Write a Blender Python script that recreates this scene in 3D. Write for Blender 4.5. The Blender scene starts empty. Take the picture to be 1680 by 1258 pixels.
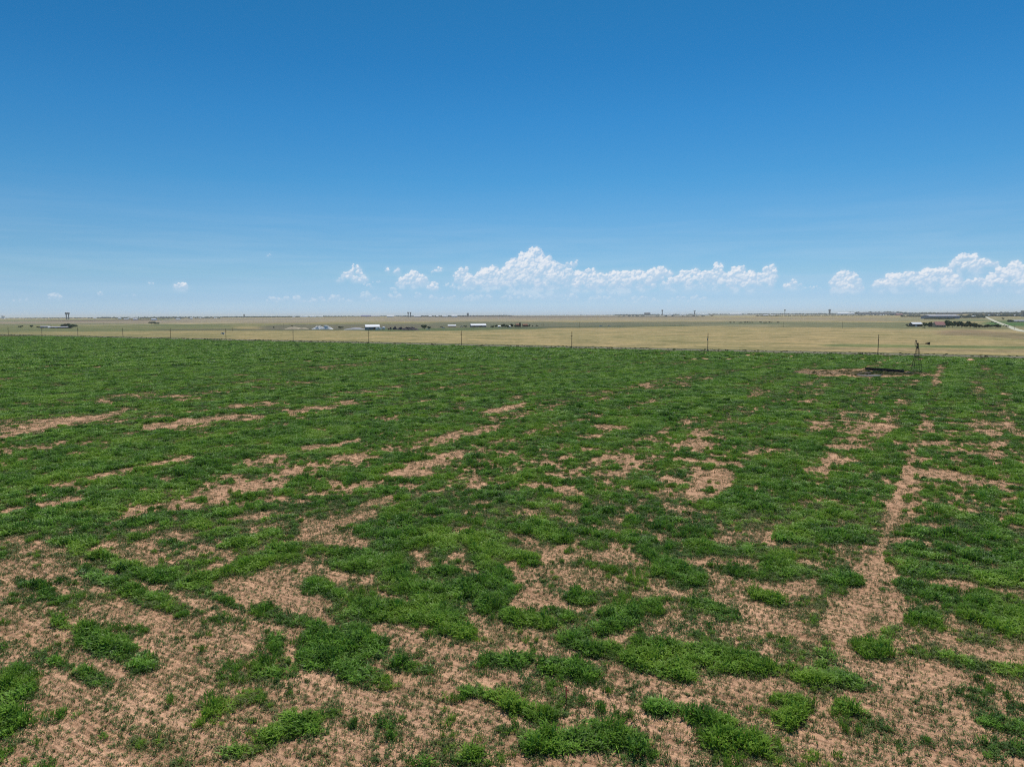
import bpy, bmesh, math, random
import numpy as np
from mathutils import Vector, Matrix

rng = np.random.default_rng(7)
random.seed(7)
R = math.radians
sc = bpy.context.scene
COL = sc.collection

# ------------------------------------------------------------------ camera
F = 1165.0                     # focal length in pixels of the 1680 px wide photograph
CX, CY = 840.0, 629.0
H = 20.0                       # drone height
PITCH, ROLL = R(5.50), R(0.29)
cp, sp, cr, sr = math.cos(PITCH), math.sin(PITCH), math.cos(ROLL), math.sin(ROLL)
FWD = np.array([0, cp, -sp]); UP0 = np.array([0, sp, cp]); RT0 = np.array([1.0, 0, 0])
RT = RT0 * cr - UP0 * sr; UP = UP0 * cr + RT0 * sr
cam_d = bpy.data.cameras.new('camera'); cam = bpy.data.objects.new('camera', cam_d); COL.objects.link(cam)
cam_d.sensor_width = 36; cam_d.lens = 36 * F / 1680; cam_d.clip_start = 0.5; cam_d.clip_end = 300000
m = Matrix.Identity(4)
for i in range(3):
    m[i][0] = RT[i]; m[i][1] = UP[i]; m[i][2] = -FWD[i]
m[2][3] = H
cam.matrix_world = m
sc.camera = cam

# ------------------------------------------------------------------ light
SUN_EL, SUN_AZ = R(63), R(14)          # ahead of the camera, a little to the right
sund = bpy.data.lights.new('sun', 'SUN'); sun = bpy.data.objects.new('sun', sund); COL.objects.link(sun)
sund.energy = 4.0; sund.angle = R(0.53); sund.color = (1.0, 0.955, 0.89)
sdir = Vector((math.sin(SUN_AZ) * math.cos(SUN_EL), math.cos(SUN_AZ) * math.cos(SUN_EL), math.sin(SUN_EL)))
sun.rotation_euler = sdir.to_track_quat('Z', 'Y').to_euler()
sun.location = (0, 0, 300)

w = bpy.data.worlds.new('World'); sc.world = w; w.use_nodes = True
nt = w.node_tree; nt.nodes.clear()
def N(nt, typ, **kw):
    n = nt.nodes.new(typ)
    for k, v in kw.items():
        if k == 'ins':
            for a, b in v.items(): n.inputs[a].default_value = b
        else: setattr(n, k, v)
    return n
def L(nt, a, b): nt.links.new(a, b)
def ramp(nt, fac, stops, interp='LINEAR'):
    n = nt.nodes.new('ShaderNodeValToRGB'); n.color_ramp.interpolation = interp
    e = n.color_ramp.elements
    while len(e) < len(stops): e.new(0.5)
    for el, (p, c) in zip(e, stops):
        el.position = p; el.color = c if len(c) == 4 else (*c, 1)
    L(nt, fac, n.inputs[0]); return n.outputs[0]
def mathn(nt, op, a, b=None, c=None, clamp=False):
    n = nt.nodes.new('ShaderNodeMath'); n.operation = op; n.use_clamp = clamp
    for i, v in enumerate((a, b, c)):
        if v is None: continue
        if isinstance(v, (int, float)): n.inputs[i].default_value = v
        else: L(nt, v, n.inputs[i])
    return n.outputs[0]
def mixc(nt, fac, a, b, mode='MIX'):
    n = nt.nodes.new('ShaderNodeMix'); n.data_type = 'RGBA'; n.blend_type = mode; n.clamp_factor = True
    for idx, v in ((0, fac), (6, a), (7, b)):
        if isinstance(v, (int, float)): n.inputs[idx].default_value = v
        elif isinstance(v, tuple): n.inputs[idx].default_value = v if len(v) == 4 else (*v, 1)
        else: L(nt, v, n.inputs[idx])
    return n.outputs[2]

sky = N(nt, 'ShaderNodeTexSky', sky_type='NISHITA', sun_disc=False, sun_elevation=SUN_EL, sun_rotation=SUN_AZ,
        altitude=1100, air_density=1.0, dust_density=0.25, ozone_density=2.2)
hsv = N(nt, 'ShaderNodeHueSaturation', ins={'Hue': 0.488, 'Saturation': 1.12, 'Value': 1.0})
L(nt, sky.outputs[0], hsv.inputs['Color'])
tc = N(nt, 'ShaderNodeTexCoord')
# thin streaks of cirrus low over the horizon
mp = N(nt, 'ShaderNodeMapping'); mp.inputs['Scale'].default_value = (3.0, 3.0, 42.0)
L(nt, tc.outputs['Generated'], mp.inputs[0])
nz = N(nt, 'ShaderNodeTexNoise', ins={'Scale': 1.6, 'Detail': 6.0, 'Roughness': 0.62, 'Distortion': 0.4})
L(nt, mp.outputs[0], nz.inputs['Vector'])
sepd = N(nt, 'ShaderNodeSeparateXYZ'); L(nt, tc.outputs['Generated'], sepd.inputs[0])
band = ramp(nt, sepd.outputs[2], [(0.0, (.55,)*3), (0.04, (1,)*3), (0.09, (.9,)*3), (0.15, (.10,)*3), (0.22, (0,)*3)])
cirr = mathn(nt, 'MULTIPLY', ramp(nt, nz.outputs[0], [(0.42, (0,)*3), (0.72, (1,)*3)]), band)
cirr = mathn(nt, 'MULTIPLY', cirr, 0.13)
# deep, dry high-plains blue: the sky's own colour against its height above the horizon
K = 1 / 1.3
def q3(a, b, c): return (a * K, b * K, c * K)
tone = ramp(nt, sepd.outputs[2], [(0.0, q3(.62, .90, 1.52)), (.023, q3(.56, .80, 1.28)), (.056, q3(.56, .785, 1.05)), (.098, q3(.52, .785, 1.01)), (.131, q3(.475, .80, 1.03)),
      (.178, q3(.335, .78, 1.04)), (.254, q3(.235, .745, 1.05)), (.318, q3(.172, .69, 1.0)), (.385, q3(.158, .675, .95)), (.7, q3(.30, .72, .95)), (1.0, q3(.45, .8, .95))])
col = mixc(nt, 1.0, hsv.outputs[0], tone, 'MULTIPLY')
col = mixc(nt, cirr, col, (5.6, 6.6, 7.6))
bg = N(nt, 'ShaderNodeBackground', ins={'Strength': 0.115}); L(nt, col, bg.inputs['Color'])
wo = N(nt, 'ShaderNodeOutputWorld'); L(nt, bg.outputs[0], wo.inputs['Surface'])

vs = sc.view_settings
vs.view_transform = 'Standard'; vs.look = 'None'; vs.gamma = 1.0; vs.use_curve_mapping = False; vs.exposure = 0.0
cy = sc.cycles
cy.max_bounces = 8; cy.diffuse_bounces = 5; cy.glossy_bounces = 2; cy.transmission_bounces = 3
cy.transparent_max_bounces = 24; cy.volume_bounces = 1; cy.volume_step_rate = 0.35; cy.volume_max_steps = 256; CLOUD_D = .0034; cy.use_denoising = False; cy.denoiser = 'OPENIMAGEDENOISE'; cy.denoising_input_passes = 'RGB_ALBEDO_NORMAL'; cy.denoising_prefilter = 'ACCURATE'; cy.use_adaptive_sampling = False
cy.caustics_reflective = False; cy.caustics_refractive = False
cy.sample_clamp_indirect = 6.0
sc.render.filter_size = 1.2 if hasattr(sc.render, 'filter_size') else None
cy.pixel_filter_type = 'BLACKMAN_HARRIS'; cy.filter_width = 1.2

# ------------------------------------------------------------------ geometry of the land
def sstep(a, b, x):
    t = np.clip((np.asarray(x, float) - a) / (b - a), 0, 1); return t * t * (3 - 2 * t)
def ground_z(X, Y):                      # the plain swells gently far out
    r = np.hypot(X, Y); return 10.0 * sstep(3500, 9000, r)
def proj(X, Y, Z):
    X, Y, Z = np.broadcast_arrays(np.asarray(X, float), np.asarray(Y, float), np.asarray(Z, float))
    dz = Z - H
    f = Y * FWD[1] + dz * FWD[2]; f = np.where(f < 0.1, 0.1, f)
    rx = X * RT[0] + Y * RT[1] + dz * RT[2]; uy = X * UP[0] + Y * UP[1] + dz * UP[2]
    return CX + F * rx / f, CY - F * uy / f
def ray(x, y):
    d = RT * (x - CX) / F + UP * (CY - y) / F + FWD
    return d
def pg(x, y):                             # the spot on the plain seen at photo pixel (x, y)
    d = ray(x, y); t = H / -d[2] if d[2] < -1e-4 else 2e5
    return float(d[0] * t), float(d[1] * t)
def at(x, dist):                          # a spot at a given distance in the direction of column x
    d = ray(x, 516.0); k = dist / math.hypot(d[0], d[1])
    X, Y = d[0] * k, d[1] * k
    return float(X), float(Y), float(ground_z(X, Y))

HEAD = R(-58.0)                           # the drilled rows, the fence and the county road share a heading
UV_U = np.array([math.sin(HEAD), math.cos(HEAD)]); UV_V = np.array([-UV_U[1] * -1, UV_U[0] * -1])
UV_V = np.array([math.cos(HEAD), -math.sin(HEAD)])
def uv(X, Y): return X * UV_U[0] + Y * UV_U[1], X * UV_V[0] + Y * UV_V[1]
def xy(u, v): return u * UV_U[0] + v * UV_V[0], u * UV_U[1] + v * UV_V[1]
EDGE = 371.5                              # v of the crop's edge

_lat = rng.random((257, 257))
def vnoise(x, y):
    x = np.asarray(x, float); y = np.asarray(y, float)
    xi = np.floor(x).astype(int); yi = np.floor(y).astype(int); fx = x - xi; fy = y - yi
    fx = fx * fx * (3 - 2 * fx); fy = fy * fy * (3 - 2 * fy)
    a = _lat[xi % 256, yi % 256]; b = _lat[(xi + 1) % 256, yi % 256]; c = _lat[xi % 256, (yi + 1) % 256]; d = _lat[(xi + 1) % 256, (yi + 1) % 256]
    return (a * (1 - fx) + b * fx) * (1 - fy) + (c * (1 - fx) + d * fx) * fy
def fbm(x, y, o=4):
    s = 0; a = .5; t = 0
    for i in range(o):
        s = s + a * vnoise(x * 2**i + 17.3 * i, y * 2**i + 5.1 * i); t += a; a *= .55
    return s / t

# ------------------------------------------------------------------ cumulus in the sky (part of the world, by compass bearing and elevation)
# each entry: how faint, then heaps given as (bearing column, top, base, width)
CLOUDS = [
    (0, [(877,405,470,34),(862,414,472,40),(893,418,474,40),(845,424,474,36),(910,430,474,30),(880,436,478,70),(905,443,480,50),(838,436,476,40),(925,440,478,36)]),
    (0, [(943,424,438,14),(932,430,440,16),(925,433,441,12)]),
    (0, [(802,438,474,44),(790,444,474,30),(818,444,472,30),(775,452,474,30),(760,438,462,22),(750,442,464,14),(768,446,466,18)]),
    (0, [(583,432,450,14),(590,441,462,18),(566,444,460,16),(576,438,456,14),(596,452,463,14),(558,454,463,10)]),
    (-0.1, [(618,460,465,18),(608,465,473,18),(600,463,468,10)]),
    (0, [(635,436,447,9),(649,438,448,14),(656,441,448,8)]),
    (0, [(682,443,470,26),(670,449,470,26),(692,448,468,22),(660,453,470,20),(700,454,466,12)]),
    (0, [(711,461,476,16),(706,466,476,12)]),
    (0, [(721,437,447,10),(712,441,448,12)]),
    (-0.2, [(738,464,472,22),(752,468,477,26),(730,464,468,12)]),
    (0, [(952,444,476,32),(968,438,474,22),(985,448,478,34),(1005,446,478,36),(1025,444,476,38),(1045,442,470,34),(1062,446,474,30)]),
    (0, [(1088,436,455,26),(1072,440,462,26),(1105,452,472,36),(1125,443,472,24),(1118,456,474,36),(1140,440,468,20),(1150,444,474,30)]),
    (0, [(1180,430,476,20),(1172,442,476,30),(1192,446,478,26),(1212,436,474,28),(1225,444,476,30),(1245,448,476,34),(1262,434,470,24),(1268,438,466,14)]),
    (0, [(1302,457,472,18),(1296,463,473,20),(1310,464,473,16)]),
    (-0.2, [(1325,469,474,22),(1340,468,475,16),(1355,472,476,20)]),
    (0, [(1388,444,472,32),(1375,450,474,22),(1400,446,472,20),(1385,460,478,44)]),
    (0, [(1468,448,474,30),(1490,446,472,28),(1450,458,476,30),(1510,452,474,36),(1530,441,472,34),(1548,438,474,30),(1520,446,474,30),(1560,450,474,30)]),
    (0, [(1586,415,438,28),(1575,418,442,22),(1605,424,444,34),(1622,430,446,28),(1590,430,448,30)]),
    (0, [(1668,429,456,30),(1650,438,462,34),(1690,436,462,40),(1635,448,472,30),(1720,440,466,40),(1600,456,474,30),(1660,456,476,60)]),
    (0, [(297,463,475,20),(290,466,475,12),(306,467,475,10)]),
    (0, [(442,416,420,9)]),
    (0, [(246,462,465.5,11)]),
    (-0.25, [(88,480,491,18),(95,484,492,12)]),
    (-0.25, [(217,481,487,9),(205,483,487,10),(161,477,483,10)]),
    (-0.3, [(40,488,493,12),(28,490,495,12)]),
    (-0.28, [(450,486,497,26),(468,483,495,14),(485,483,496,16),(510,488,497,26),(530,486,495,18),(550,483,496,20),(568,488,496,20)]),
    (-0.28, [(600,476,494,20),(612,484,496,30),(645,471,488,14),(650,480,492,20),(683,477,486,16),(715,483,494,30),(740,484,494,20)]),
    (-0.38, [(785,482,495,60),(850,480,492,60),(920,478,494,60),(985,484,498,50),(1050,485,498,60),(1130,484,496,70)]),
]

def dir_ae(x, y):
    d = RT * (x - CX) / F + UP * (CY - y) / F + FWD
    return math.atan2(d[0], d[1]), math.atan2(d[2], math.hypot(d[0], d[1]))
TX = 2900.0; A0, E0 = -.70, -.004; CW, CH = int(1.40 * TX), int(.125 * TX)
crng = random.Random(5)
def cloud_layer():
    zb = np.full((CH, CW), -1e6, np.float32); faint = np.zeros((CH, CW), np.float32); fadem = np.zeros((CH, CW), np.float32)
    yy, xx = np.mgrid[0:CH, 0:CW]
    def splat(cx, cy_, r, z, fnt, el0, el1):
        x0, x1, y0, y1 = int(cx - r), int(cx + r) + 2, int(cy_ - r), int(cy_ + r) + 2
        if x0 < 0 or y0 < 0 or x1 >= CW or y1 >= CH: return
        X = xx[y0:y1, x0:x1] - cx; Y = yy[y0:y1, x0:x1] - cy_; q = r * r - X * X - Y * Y; m_ = q > 0
        zz = np.where(m_, z + np.sqrt(np.maximum(q, 0)), -1e6); sub = zb[y0:y1, x0:x1]; up_ = zz > sub
        sub[up_] = zz[up_]; fadem[y0:y1, x0:x1][up_] = np.clip((yy[y0:y1, x0:x1][up_] - el0) / max(4, el1 - el0), 0, 1); faint[y0:y1, x0:x1][up_] = fnt
    def tex(x, y): a_, e_ = dir_ae(x, y); return (a_ - A0) * TX, (e_ - E0) * TX
    for fnt, cols in CLOUDS:
        yt_, yb_ = min(c[1] for c in cols), max(c[2] for c in cols)
        for (x, yt, yb, w_) in cols:
            k = TX / F; h_ = (yb - yt)
            tx, ty_t = tex(x, yt); _, ty_b = tex(x, yb + 2)
            _, g0 = tex(x, yb_ + 1); _, g1 = tex(x, yt_)
            g0 = g0 * .5 + ty_b * .5; g1 = g1 * .5 + ty_t * .5
            for i in range(max(5, int(h_ * w_ / 30) + 3)):
                t_ = crng.random() ** .75; half = w_ / 2 * k * (1 - .5 * t_ ** 1.5); r = min(crng.uniform(.13, .27) * w_, .32 * h_, 13) * k * (1 - .3 * t_)
                px_ = tx + crng.uniform(-half, half); py_ = ty_b + (ty_t - r - ty_b) * (t_ * .94 + .06); z0 = crng.uniform(-.4, .4) * w_ * k - t_ * 3
                splat(px_, py_, r, z0, fnt, g0, g1)
                for j in range(9):                      # cauliflower knobs on its upper side
                    a_ = crng.uniform(-.5, math.pi + .5); b_ = crng.uniform(0, 1.2); r2 = r * crng.uniform(.22, .5)
                    qx = px_ + math.cos(a_) * r * math.sin(b_ + .35) * .95; qy = py_ + math.sin(a_) * r * math.sin(b_ + .35) * .95; qz = z0 + r * math.cos(b_ + .35) * .9
                    splat(qx, qy, r2, qz, fnt, g0, g1)
                    for l_ in range(3):
                        a2 = crng.uniform(0, math.pi); r3 = r2 * crng.uniform(.3, .55); splat(qx + math.cos(a2) * r2 * .85, qy + math.sin(a2) * r2 * .85, r3, qz + r2 * .3, fnt, g0, g1)
    cov = (zb > -1e5).astype(np.float32)
    def blur(a_, n):
        for _ in range(n):
            a_ = (np.roll(a_, 1, 0) + a_ * 2 + np.roll(a_, -1, 0)) / 4; a_ = (np.roll(a_, 1, 1) + a_ * 2 + np.roll(a_, -1, 1)) / 4
        return a_
    n1 = fbm(xx / 26.0, yy / 20.0, 5) - .5; n2 = fbm(xx / 7.0 + 9, yy / 6.0, 3) - .5
    z = np.where(cov > 0, zb, 0)
    zs = blur(z * cov, 2) / np.maximum(blur(cov, 2), 1e-3) + n1 * 10 + n2 * 4
    gyy, gxx = np.gradient(zs); nl = np.sqrt(gxx ** 2 + gyy ** 2 + 1); nx, ny, nz_ = -gxx / nl, -gyy / nl, 1 / nl
    lx, ly, lz = -.38, .80, .46
    lit = np.clip((nx * lx + ny * ly + nz_ * lz) * .62 + .40, 0, 1)  # sunlit and shaded sides of the heaps, painted into the cloud image's colour
    ao = np.clip((zs - blur(z * cov, 40) / np.maximum(blur(cov, 40), 1e-3)) / 26 + .55, 0, 1)  # shade between the heaps, painted in as well
    el_f = np.clip(fadem + n1 * .55 + n2 * .2, 0, 1)
    s_ = np.clip(lit * (.45 + .55 * ao) * (.50 + .62 * el_f) * 1.12 - .05, 0, 1)
    s_ = np.clip((s_ - .22) / .55, 0, 1)
    lo, hi = np.array([.52, .65, .82]), np.array([.84, .87, .92])
    s_ = blur(s_, 2); rgb = lo + (hi - lo) * s_[..., None]
    al = np.clip(blur(cov, 4) * 1.45 - .28 + n2 * .6, 0, 1) * (.26 + .74 * sstep(.02, .50, el_f)) * (.52 + .42 * s_)
    al *= np.clip(1 + faint * 1.4, .4, 1) * (1 - .30 * (faint < -.05))
    veil = blur(cov * .30 * (faint > -.05), 90) * (.5 + n1 * 2) * 1.1
    a2 = np.clip(al + (1 - al) * np.clip(veil * 1.5, 0, .45), 0, 1)
    rgb = np.where((al > veil)[..., None], rgb, np.array([.66, .76, .88]) + 0 * rgb)
    edge = np.minimum(1, np.minimum(xx, CW - 1 - xx) / 40.0); a2 = a2 * edge
    return np.concatenate([rgb, a2[..., None]], -1).astype(np.float32)
cimg = bpy.data.images.new('cumulus', CW, CH, alpha=True, float_buffer=True); cimg.colorspace_settings.name = 'Non-Color'; cimg.alpha_mode = 'CHANNEL_PACKED'
cimg.pixels.foreach_set(cloud_layer().ravel()); cimg.update(); cimg.pack()
nt = w.node_tree
az_ = mathn(nt, 'ARCTAN2', sepd.outputs[0], sepd.outputs[1]); el_ = mathn(nt, 'ARCSINE', sepd.outputs[2])
cu = mathn(nt, 'DIVIDE', mathn(nt, 'SUBTRACT', az_, A0), CW / TX); cv_ = mathn(nt, 'DIVIDE', mathn(nt, 'SUBTRACT', el_, E0), CH / TX)
cmb = N(nt, 'ShaderNodeCombineXYZ'); L(nt, cu, cmb.inputs[0]); L(nt, cv_, cmb.inputs[1])
ci = N(nt, 'ShaderNodeTexImage'); ci.image = cimg; ci.extension = 'CLIP'; ci.interpolation = 'Linear'; L(nt, cmb.outputs[0], ci.inputs[0])
cs_ = mixc(nt, 1.0, ci.outputs['Color'], (1 / .115,) * 3, 'MULTIPLY')
L(nt, mixc(nt, ci.outputs['Alpha'], col, cs_), bg.inputs['Color'])
# ------------------------------------------------------------------ how thick the crop stands
# strokes on the field plan: x1, y1, x2, y2, half width, thickness 0..1 (given where they lie in the photograph's ground plan)
S = """
0 845 30 838 5 .15;5 708 45 704 4 .15;50 700 110 692 5 .12;110 692 170 684 4 .12;170 684 208 674 3 .15;30 680 80 678 2 .35;245 700 310 690 5 .12;310 690 385 682 4 .15
285 657 320 654 2 .3;160 655 235 646 3 .4;380 665 440 662 3 .4;80 726 115 723 2 .3;135 730 185 723 2 .2;80 797 170 782 3 .15;150 785 230 768 5 .12;230 768 310 752 4 .15
400 665 470 668 4 .4;495 675 560 668 3 .15;470 683 510 684 4 .2;400 688 430 684 3 .25;565 660 590 658 2 .35;420 730 448 727 3 .2;520 710 540 708 2 .3
490 740 525 734 5 .12;530 732 560 728 3 .15;560 725 595 720 3 .15;410 758 465 748 6 .2;545 753 580 752 5 .15;580 751 625 749 2 .2;565 765 590 762 4 .15
625 688 650 686 3 .3;745 665 768 662 3 .3;470 775 495 778 4 .15;510 774 545 772 4 .2;400 800 455 797 8 .12;430 780 480 788 2 .2;440 825 480 812 4 .2;480 812 540 812 4 .15
545 797 575 802 6 .15;580 797 610 797 3 .15;610 792 630 788 3 .2;645 776 690 775 6 .1;670 764 700 760 4 .15;705 760 755 742 5 .12;725 722 820 700 5 .1;675 734 720 730 2 .15
800 676 860 663 3 .12;835 654 855 652 3 .3;620 826 645 818 4 .15;590 833 612 828 7 .12;545 858 610 850 13 .1;760 782 785 780 4 .2;770 798 795 796 5 .15;745 811 765 809 4 .3;675 811 690 810 3 .3
1045 630 1070 633 2 .25;1060 638 1075 640 2 .25;1110 628 1130 632 3 .3;1110 645 1135 640 3 .25;975 660 1000 657 3 .2;950 688 985 684 2 .2;825 686 855 686 2 .3;800 703 818 700 4 .15;825 698 845 700 3 .35
1110 680 1140 665 4 .25;1085 693 1150 695 2 .2;975 702 1030 701 4 .15;940 718 990 715 2 .2;1140 708 1150 720 4 .25;1150 712 1190 722 3 .25;1110 734 1150 728 6 .2;1140 738 1165 740 6 .2
1115 752 1145 758 4 .15;1150 755 1215 765 3 .2;950 738 980 737 4 .15;915 755 935 749 4 .12;885 763 905 760 3 .15;910 767 1000 780 2 .15;970 755 1000 752 5 .25;1000 775 1030 778 4 .15;1025 755 1060 765 8 .4
800 762 820 762 3 .25;890 778 925 780 4 .2;860 793 900 797 4 .12;920 804 950 812 8 .1;900 820 925 822 4 .12;925 825 950 835 8 .15;870 840 930 845 7 .25;930 855 950 856 7 .15
1150 775 1180 785 7 .15;1165 785 1175 805 8 .2;1130 812 1170 816 5 .2;1110 840 1180 845 9 .3;1170 840 1180 860 8 .15
1220 649 1262 642 3 .25;1315 693 1360 698 5 .35;1420 699 1485 700 3 .25;1465 658 1480 660 2 .3;1510 700 1530 690 4 .25;1500 703 1540 708 4 .2;1510 680 1545 684 2 .3;1590 705 1640 710 7 .3;1600 692 1625 697 4 .3
1395 722 1415 725 3 .2;1360 733 1420 735 4 .35;1465 724 1500 732 3 .2;1505 730 1550 728 4 .15;1480 745 1500 745 5 .2;1500 745 1510 760 4 .15;1500 757 1530 758 4 .15;1595 735 1650 732 5 .3;1595 745 1625 752 4 .25
1225 745 1300 742 5 .22;1290 748 1330 745 4 .35;1345 755 1405 757 5 .18;1200 762 1210 762 3 .2;1490 775 1525 775 6 .12;1485 785 1495 790 5 .2;1530 778 1570 783 6 .12;1580 790 1640 793 8 .28
1475 810 1490 812 5 .15;1470 830 1488 832 5 .15;1220 796 1245 803 5 .2;1295 830 1350 836 5 .12;1240 845 1300 865 6 .25;1595 840 1640 850 4 .15;1455 855 1490 860 6 .15;1515 857 1550 860 4 .2
40 835 100 828 4 .12;105 820 130 820 7 .15;130 810 180 804 4 .4;270 840 320 832 8 .12;320 835 400 800 8 .15;380 850 430 848 7 .12
110 875 180 870 5 .35;20 888 60 890 4 .15;225 870 265 868 6 .25;255 880 315 882 9 .08;155 900 250 900 12 .18;200 915 250 928 8 .1;270 905 385 908 7 .25;60 915 120 915 12 .25;20 930 110 935 10 .12;60 950 100 965 8 .12
155 928 185 940 3 .15;195 950 240 957 4 .12;160 970 205 1000 12 .15;10 960 40 1010 25 .15;350 960 420 960 20 .15;390 935 500 945 14 .12;400 965 470 985 14 .2;415 925 500 935 8 .1
470 880 560 885 12 .12;500 870 570 868 10 .08;560 895 600 890 7 .15;690 905 705 920 9 .2;765 930 800 932 6 .12;560 1010 600 1020 7 .15;740 1015 775 1010 8 .15
840 880 1000 920 9 .12;850 895 900 915 12 .1;850 935 1010 960 18 .12;860 900 980 945 14 .12;1000 905 1070 940 16 .15;830 975 890 990 14 .12;940 990 1010 1005 10 .15;1000 885 1060 893 3 .15
1085 900 1130 910 14 .2;1180 885 1290 880 10 .12;1160 920 1240 925 8 .15;1180 960 1300 1000 20 .15;1100 960 1180 985 14 .18;1290 970 1370 1000 16 .25
1390 978 1470 985 10 .06;1385 1000 1450 1030 22 .12;1375 1040 1410 1090 12 .1;1370 1075 1420 1100 10 .12;1460 1085 1560 1110 9 .12;1470 960 1580 990 8 .18;1290 1200 1400 1240 14 .1;1440 1160 1560 1190 14 .12;1440 1135 1480 1145 10 .12;1600 1160 1680 1165 5 .2
1180 1040 1330 1060 12 .2;560 1140 700 1190 14 .12;700 1200 830 1240 12 .15;240 1060 340 1110 13 .12;230 1050 260 1070 8 .1;270 980 300 1010 12 .15;320 1020 460 1070 22 .22;120 1160 230 1200 16 .1;0 1200 200 1250 24 .08;210 1110 340 1160 12 .15
700 1090 760 1130 14 .15;870 1110 1000 1150 20 .22;640 1050 790 1080 16 .15;820 1040 940 1060 14 .18;1200 1110 1290 1140 12 .15;560 1210 700 1250 12 .12;300 1180 340 1210 10 .15
0 855 200 850 9 .95;0 870 90 868 9 .95;110 858 270 850 9 .95;90 888 140 890 10 .95;145 908 180 916 5 .9;185 918 255 945 7 .95;255 945 330 958 13 1;330 950 420 925 9 .95;420 920 480 900 10 .95;270 895 320 893 4 .8
135 935 190 957 8 .95;30 955 75 968 8 .95;75 975 112 992 10 .95;210 975 295 1000 15 .95;330 970 400 1002 7 .9;300 868 420 885 8 .9;290 860 330 862 6 .9;380 890 480 880 12 .95;340 850 380 842 6 .9
10 1140 60 1095 26 1;60 1090 168 1118 18 1;0 1195 20 1185 22 1;95 1022 130 1036 10 .9;150 1048 232 1088 22 .98;230 1215 280 1208 10 .7;350 1165 420 1140 16 .98;420 1150 520 1200 14 .75;450 1205 530 1185 20 .98;360 1240 420 1235 12 .8
420 1002 520 1030 14 .98;480 1030 560 1062 25 .98;520 960 560 985 12 .9;500 1080 590 1110 18 .98;430 1020 480 1110 10 .7
560 920 660 930 20 1;640 890 800 890 18 1;700 935 760 945 9 .9;780 900 880 920 7 .95;800 925 832 970 14 1;640 960 820 980 22 1;600 1000 740 1010 24 1;700 1020 770 1042 10 1;560 1000 600 1060 28 .95;565 1090 620 1120 20 1;640 1090 700 1105 12 .98
800 1082 862 1086 13 .98;835 1012 920 1030 11 .95;935 983 960 990 7 .95;900 1000 940 1012 7 .95;940 1050 1000 1070 16 1;1000 1010 1075 1000 14 1;980 1035 1040 1020 10 1;905 1095 970 1108 13 .95;1090 935 1145 950 14 1;1035 1080 1120 1108 18 1
760 1135 830 1150 9 .85;830 1160 915 1185 9 .8;860 1225 1000 1215 22 .98;960 1200 1050 1222 16 .95;800 1190 850 1202 9 .65;700 1250 780 1242 12 .85;1060 1165 1110 1168 12 .9;860 870 930 890 7 .9;960 870 1060 888 9 .95;850 858 900 862 8 .9
1050 1060 1245 1100 21 1;1245 1095 1350 1118 11 .98;1340 1105 1362 1050 8 .85;1360 1112 1440 1130 11 .98;1400 1060 1450 1077 12 1;1440 1065 1468 1030 7 .85;1500 1070 1680 1105 13 .85;1515 1120 1550 1127 7 1;1272 1148 1330 1160 11 .95;1290 1185 1320 1170 15 .95
1380 1163 1415 1172 8 .95;1130 1180 1200 1187 12 .9;1170 1220 1240 1225 16 .95;1600 1178 1680 1195 12 .9;1590 1230 1680 1238 14 .6;1290 880 1450 880 15 .98;1255 930 1410 955 11 1;1240 975 1280 990 9 .9;1140 990 1180 1000 7 .8
1480 960 1680 1012 14 .95;1500 1015 1540 1022 7 .85;1460 900 1680 920 12 .95;1480 930 1680 955 14 .95;1130 898 1180 902 8 .85;1560 990 1680 1040 14 .9;1480 870 1680 885 6 .98;1400 905 1440 912 8 .5;1140 1000 1200 1010 6 .6
1375 1090 1392 1010 7 .2;1425 960 1450 885 7 .3;1455 870 1478 800 6 .25;1480 800 1500 740 5 .25;1503 735 1528 690 4 .3;1530 685 1548 630 3 .45;1100 900 1125 860 6 .35;1150 800 1165 730 5 .4;1130 700 1120 640 4 .45
0 905 220 845 5 .4;0 770 180 735 3 .45;0 1000 60 985 9 .2;0 1055 120 1130 14 .15;120 1130 200 1170 12 .15;440 1100 480 1130 14 .3;530 1130 560 1240 16 .15;0 1240 260 1258 14 .12;880 1120 930 1180 14 .25;1000 1140 1060 1190 12 .15;1060 1200 1160 1245 12 .15;1500 1120 1680 1160 12 .25;1430 1200 1600 1240 14 .3
"""
strokes = []
for tok in S.replace('\n', ';').split(';'):
    q = tok.split()
    if len(q) == 6: strokes.append(tuple(float(t) for t in q))
RS = 3.0; RW, RH = int(1960 / RS), int(780 / RS); RX0, RY0 = -140.0, 530.0
gx, gy = np.meshgrid(RX0 + (np.arange(RW) + .5) * RS, RY0 + (np.arange(RH) + .5) * RS)
gx_w = gx + (fbm(gx / 26, gy / 14, 3) - .5) * 26; gy_w = gy + (fbm(gx / 30 + 9, gy / 13 + 4, 3) - .5) * np.interp(gy, [600, 1250], [6, 14])
dens = np.interp(gy, [560, 600, 640, 760, 840, 900, 960, 1040, 1300], [.93, .86, .76, .67, .60, .46, .31, .19, .13])
for (x1, y1, x2, y2, hw, t) in strokes:
    hw = hw * ((.80 if y1 < 1000 else .72) if t > .6 else 1.12)
    k = np.clip((gy - 600) / 500, .35, 1)
    ys = 1.25                                   # capsules are wider than high: seen at a slant
    ax, ay = gx_w - x1, (gy_w - y1) * ys; bx, by = x2 - x1, (y2 - y1) * ys
    h_ = np.clip((ax * bx + ay * by) / (bx * bx + by * by + 1e-6), 0, 1)
    dd = np.hypot(ax - bx * h_, ay - by * h_) / (hw * ys)
    wt = 1 - sstep(.45, 1.5, dd)
    dens = dens * (1 - wt) + t * wt
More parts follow.
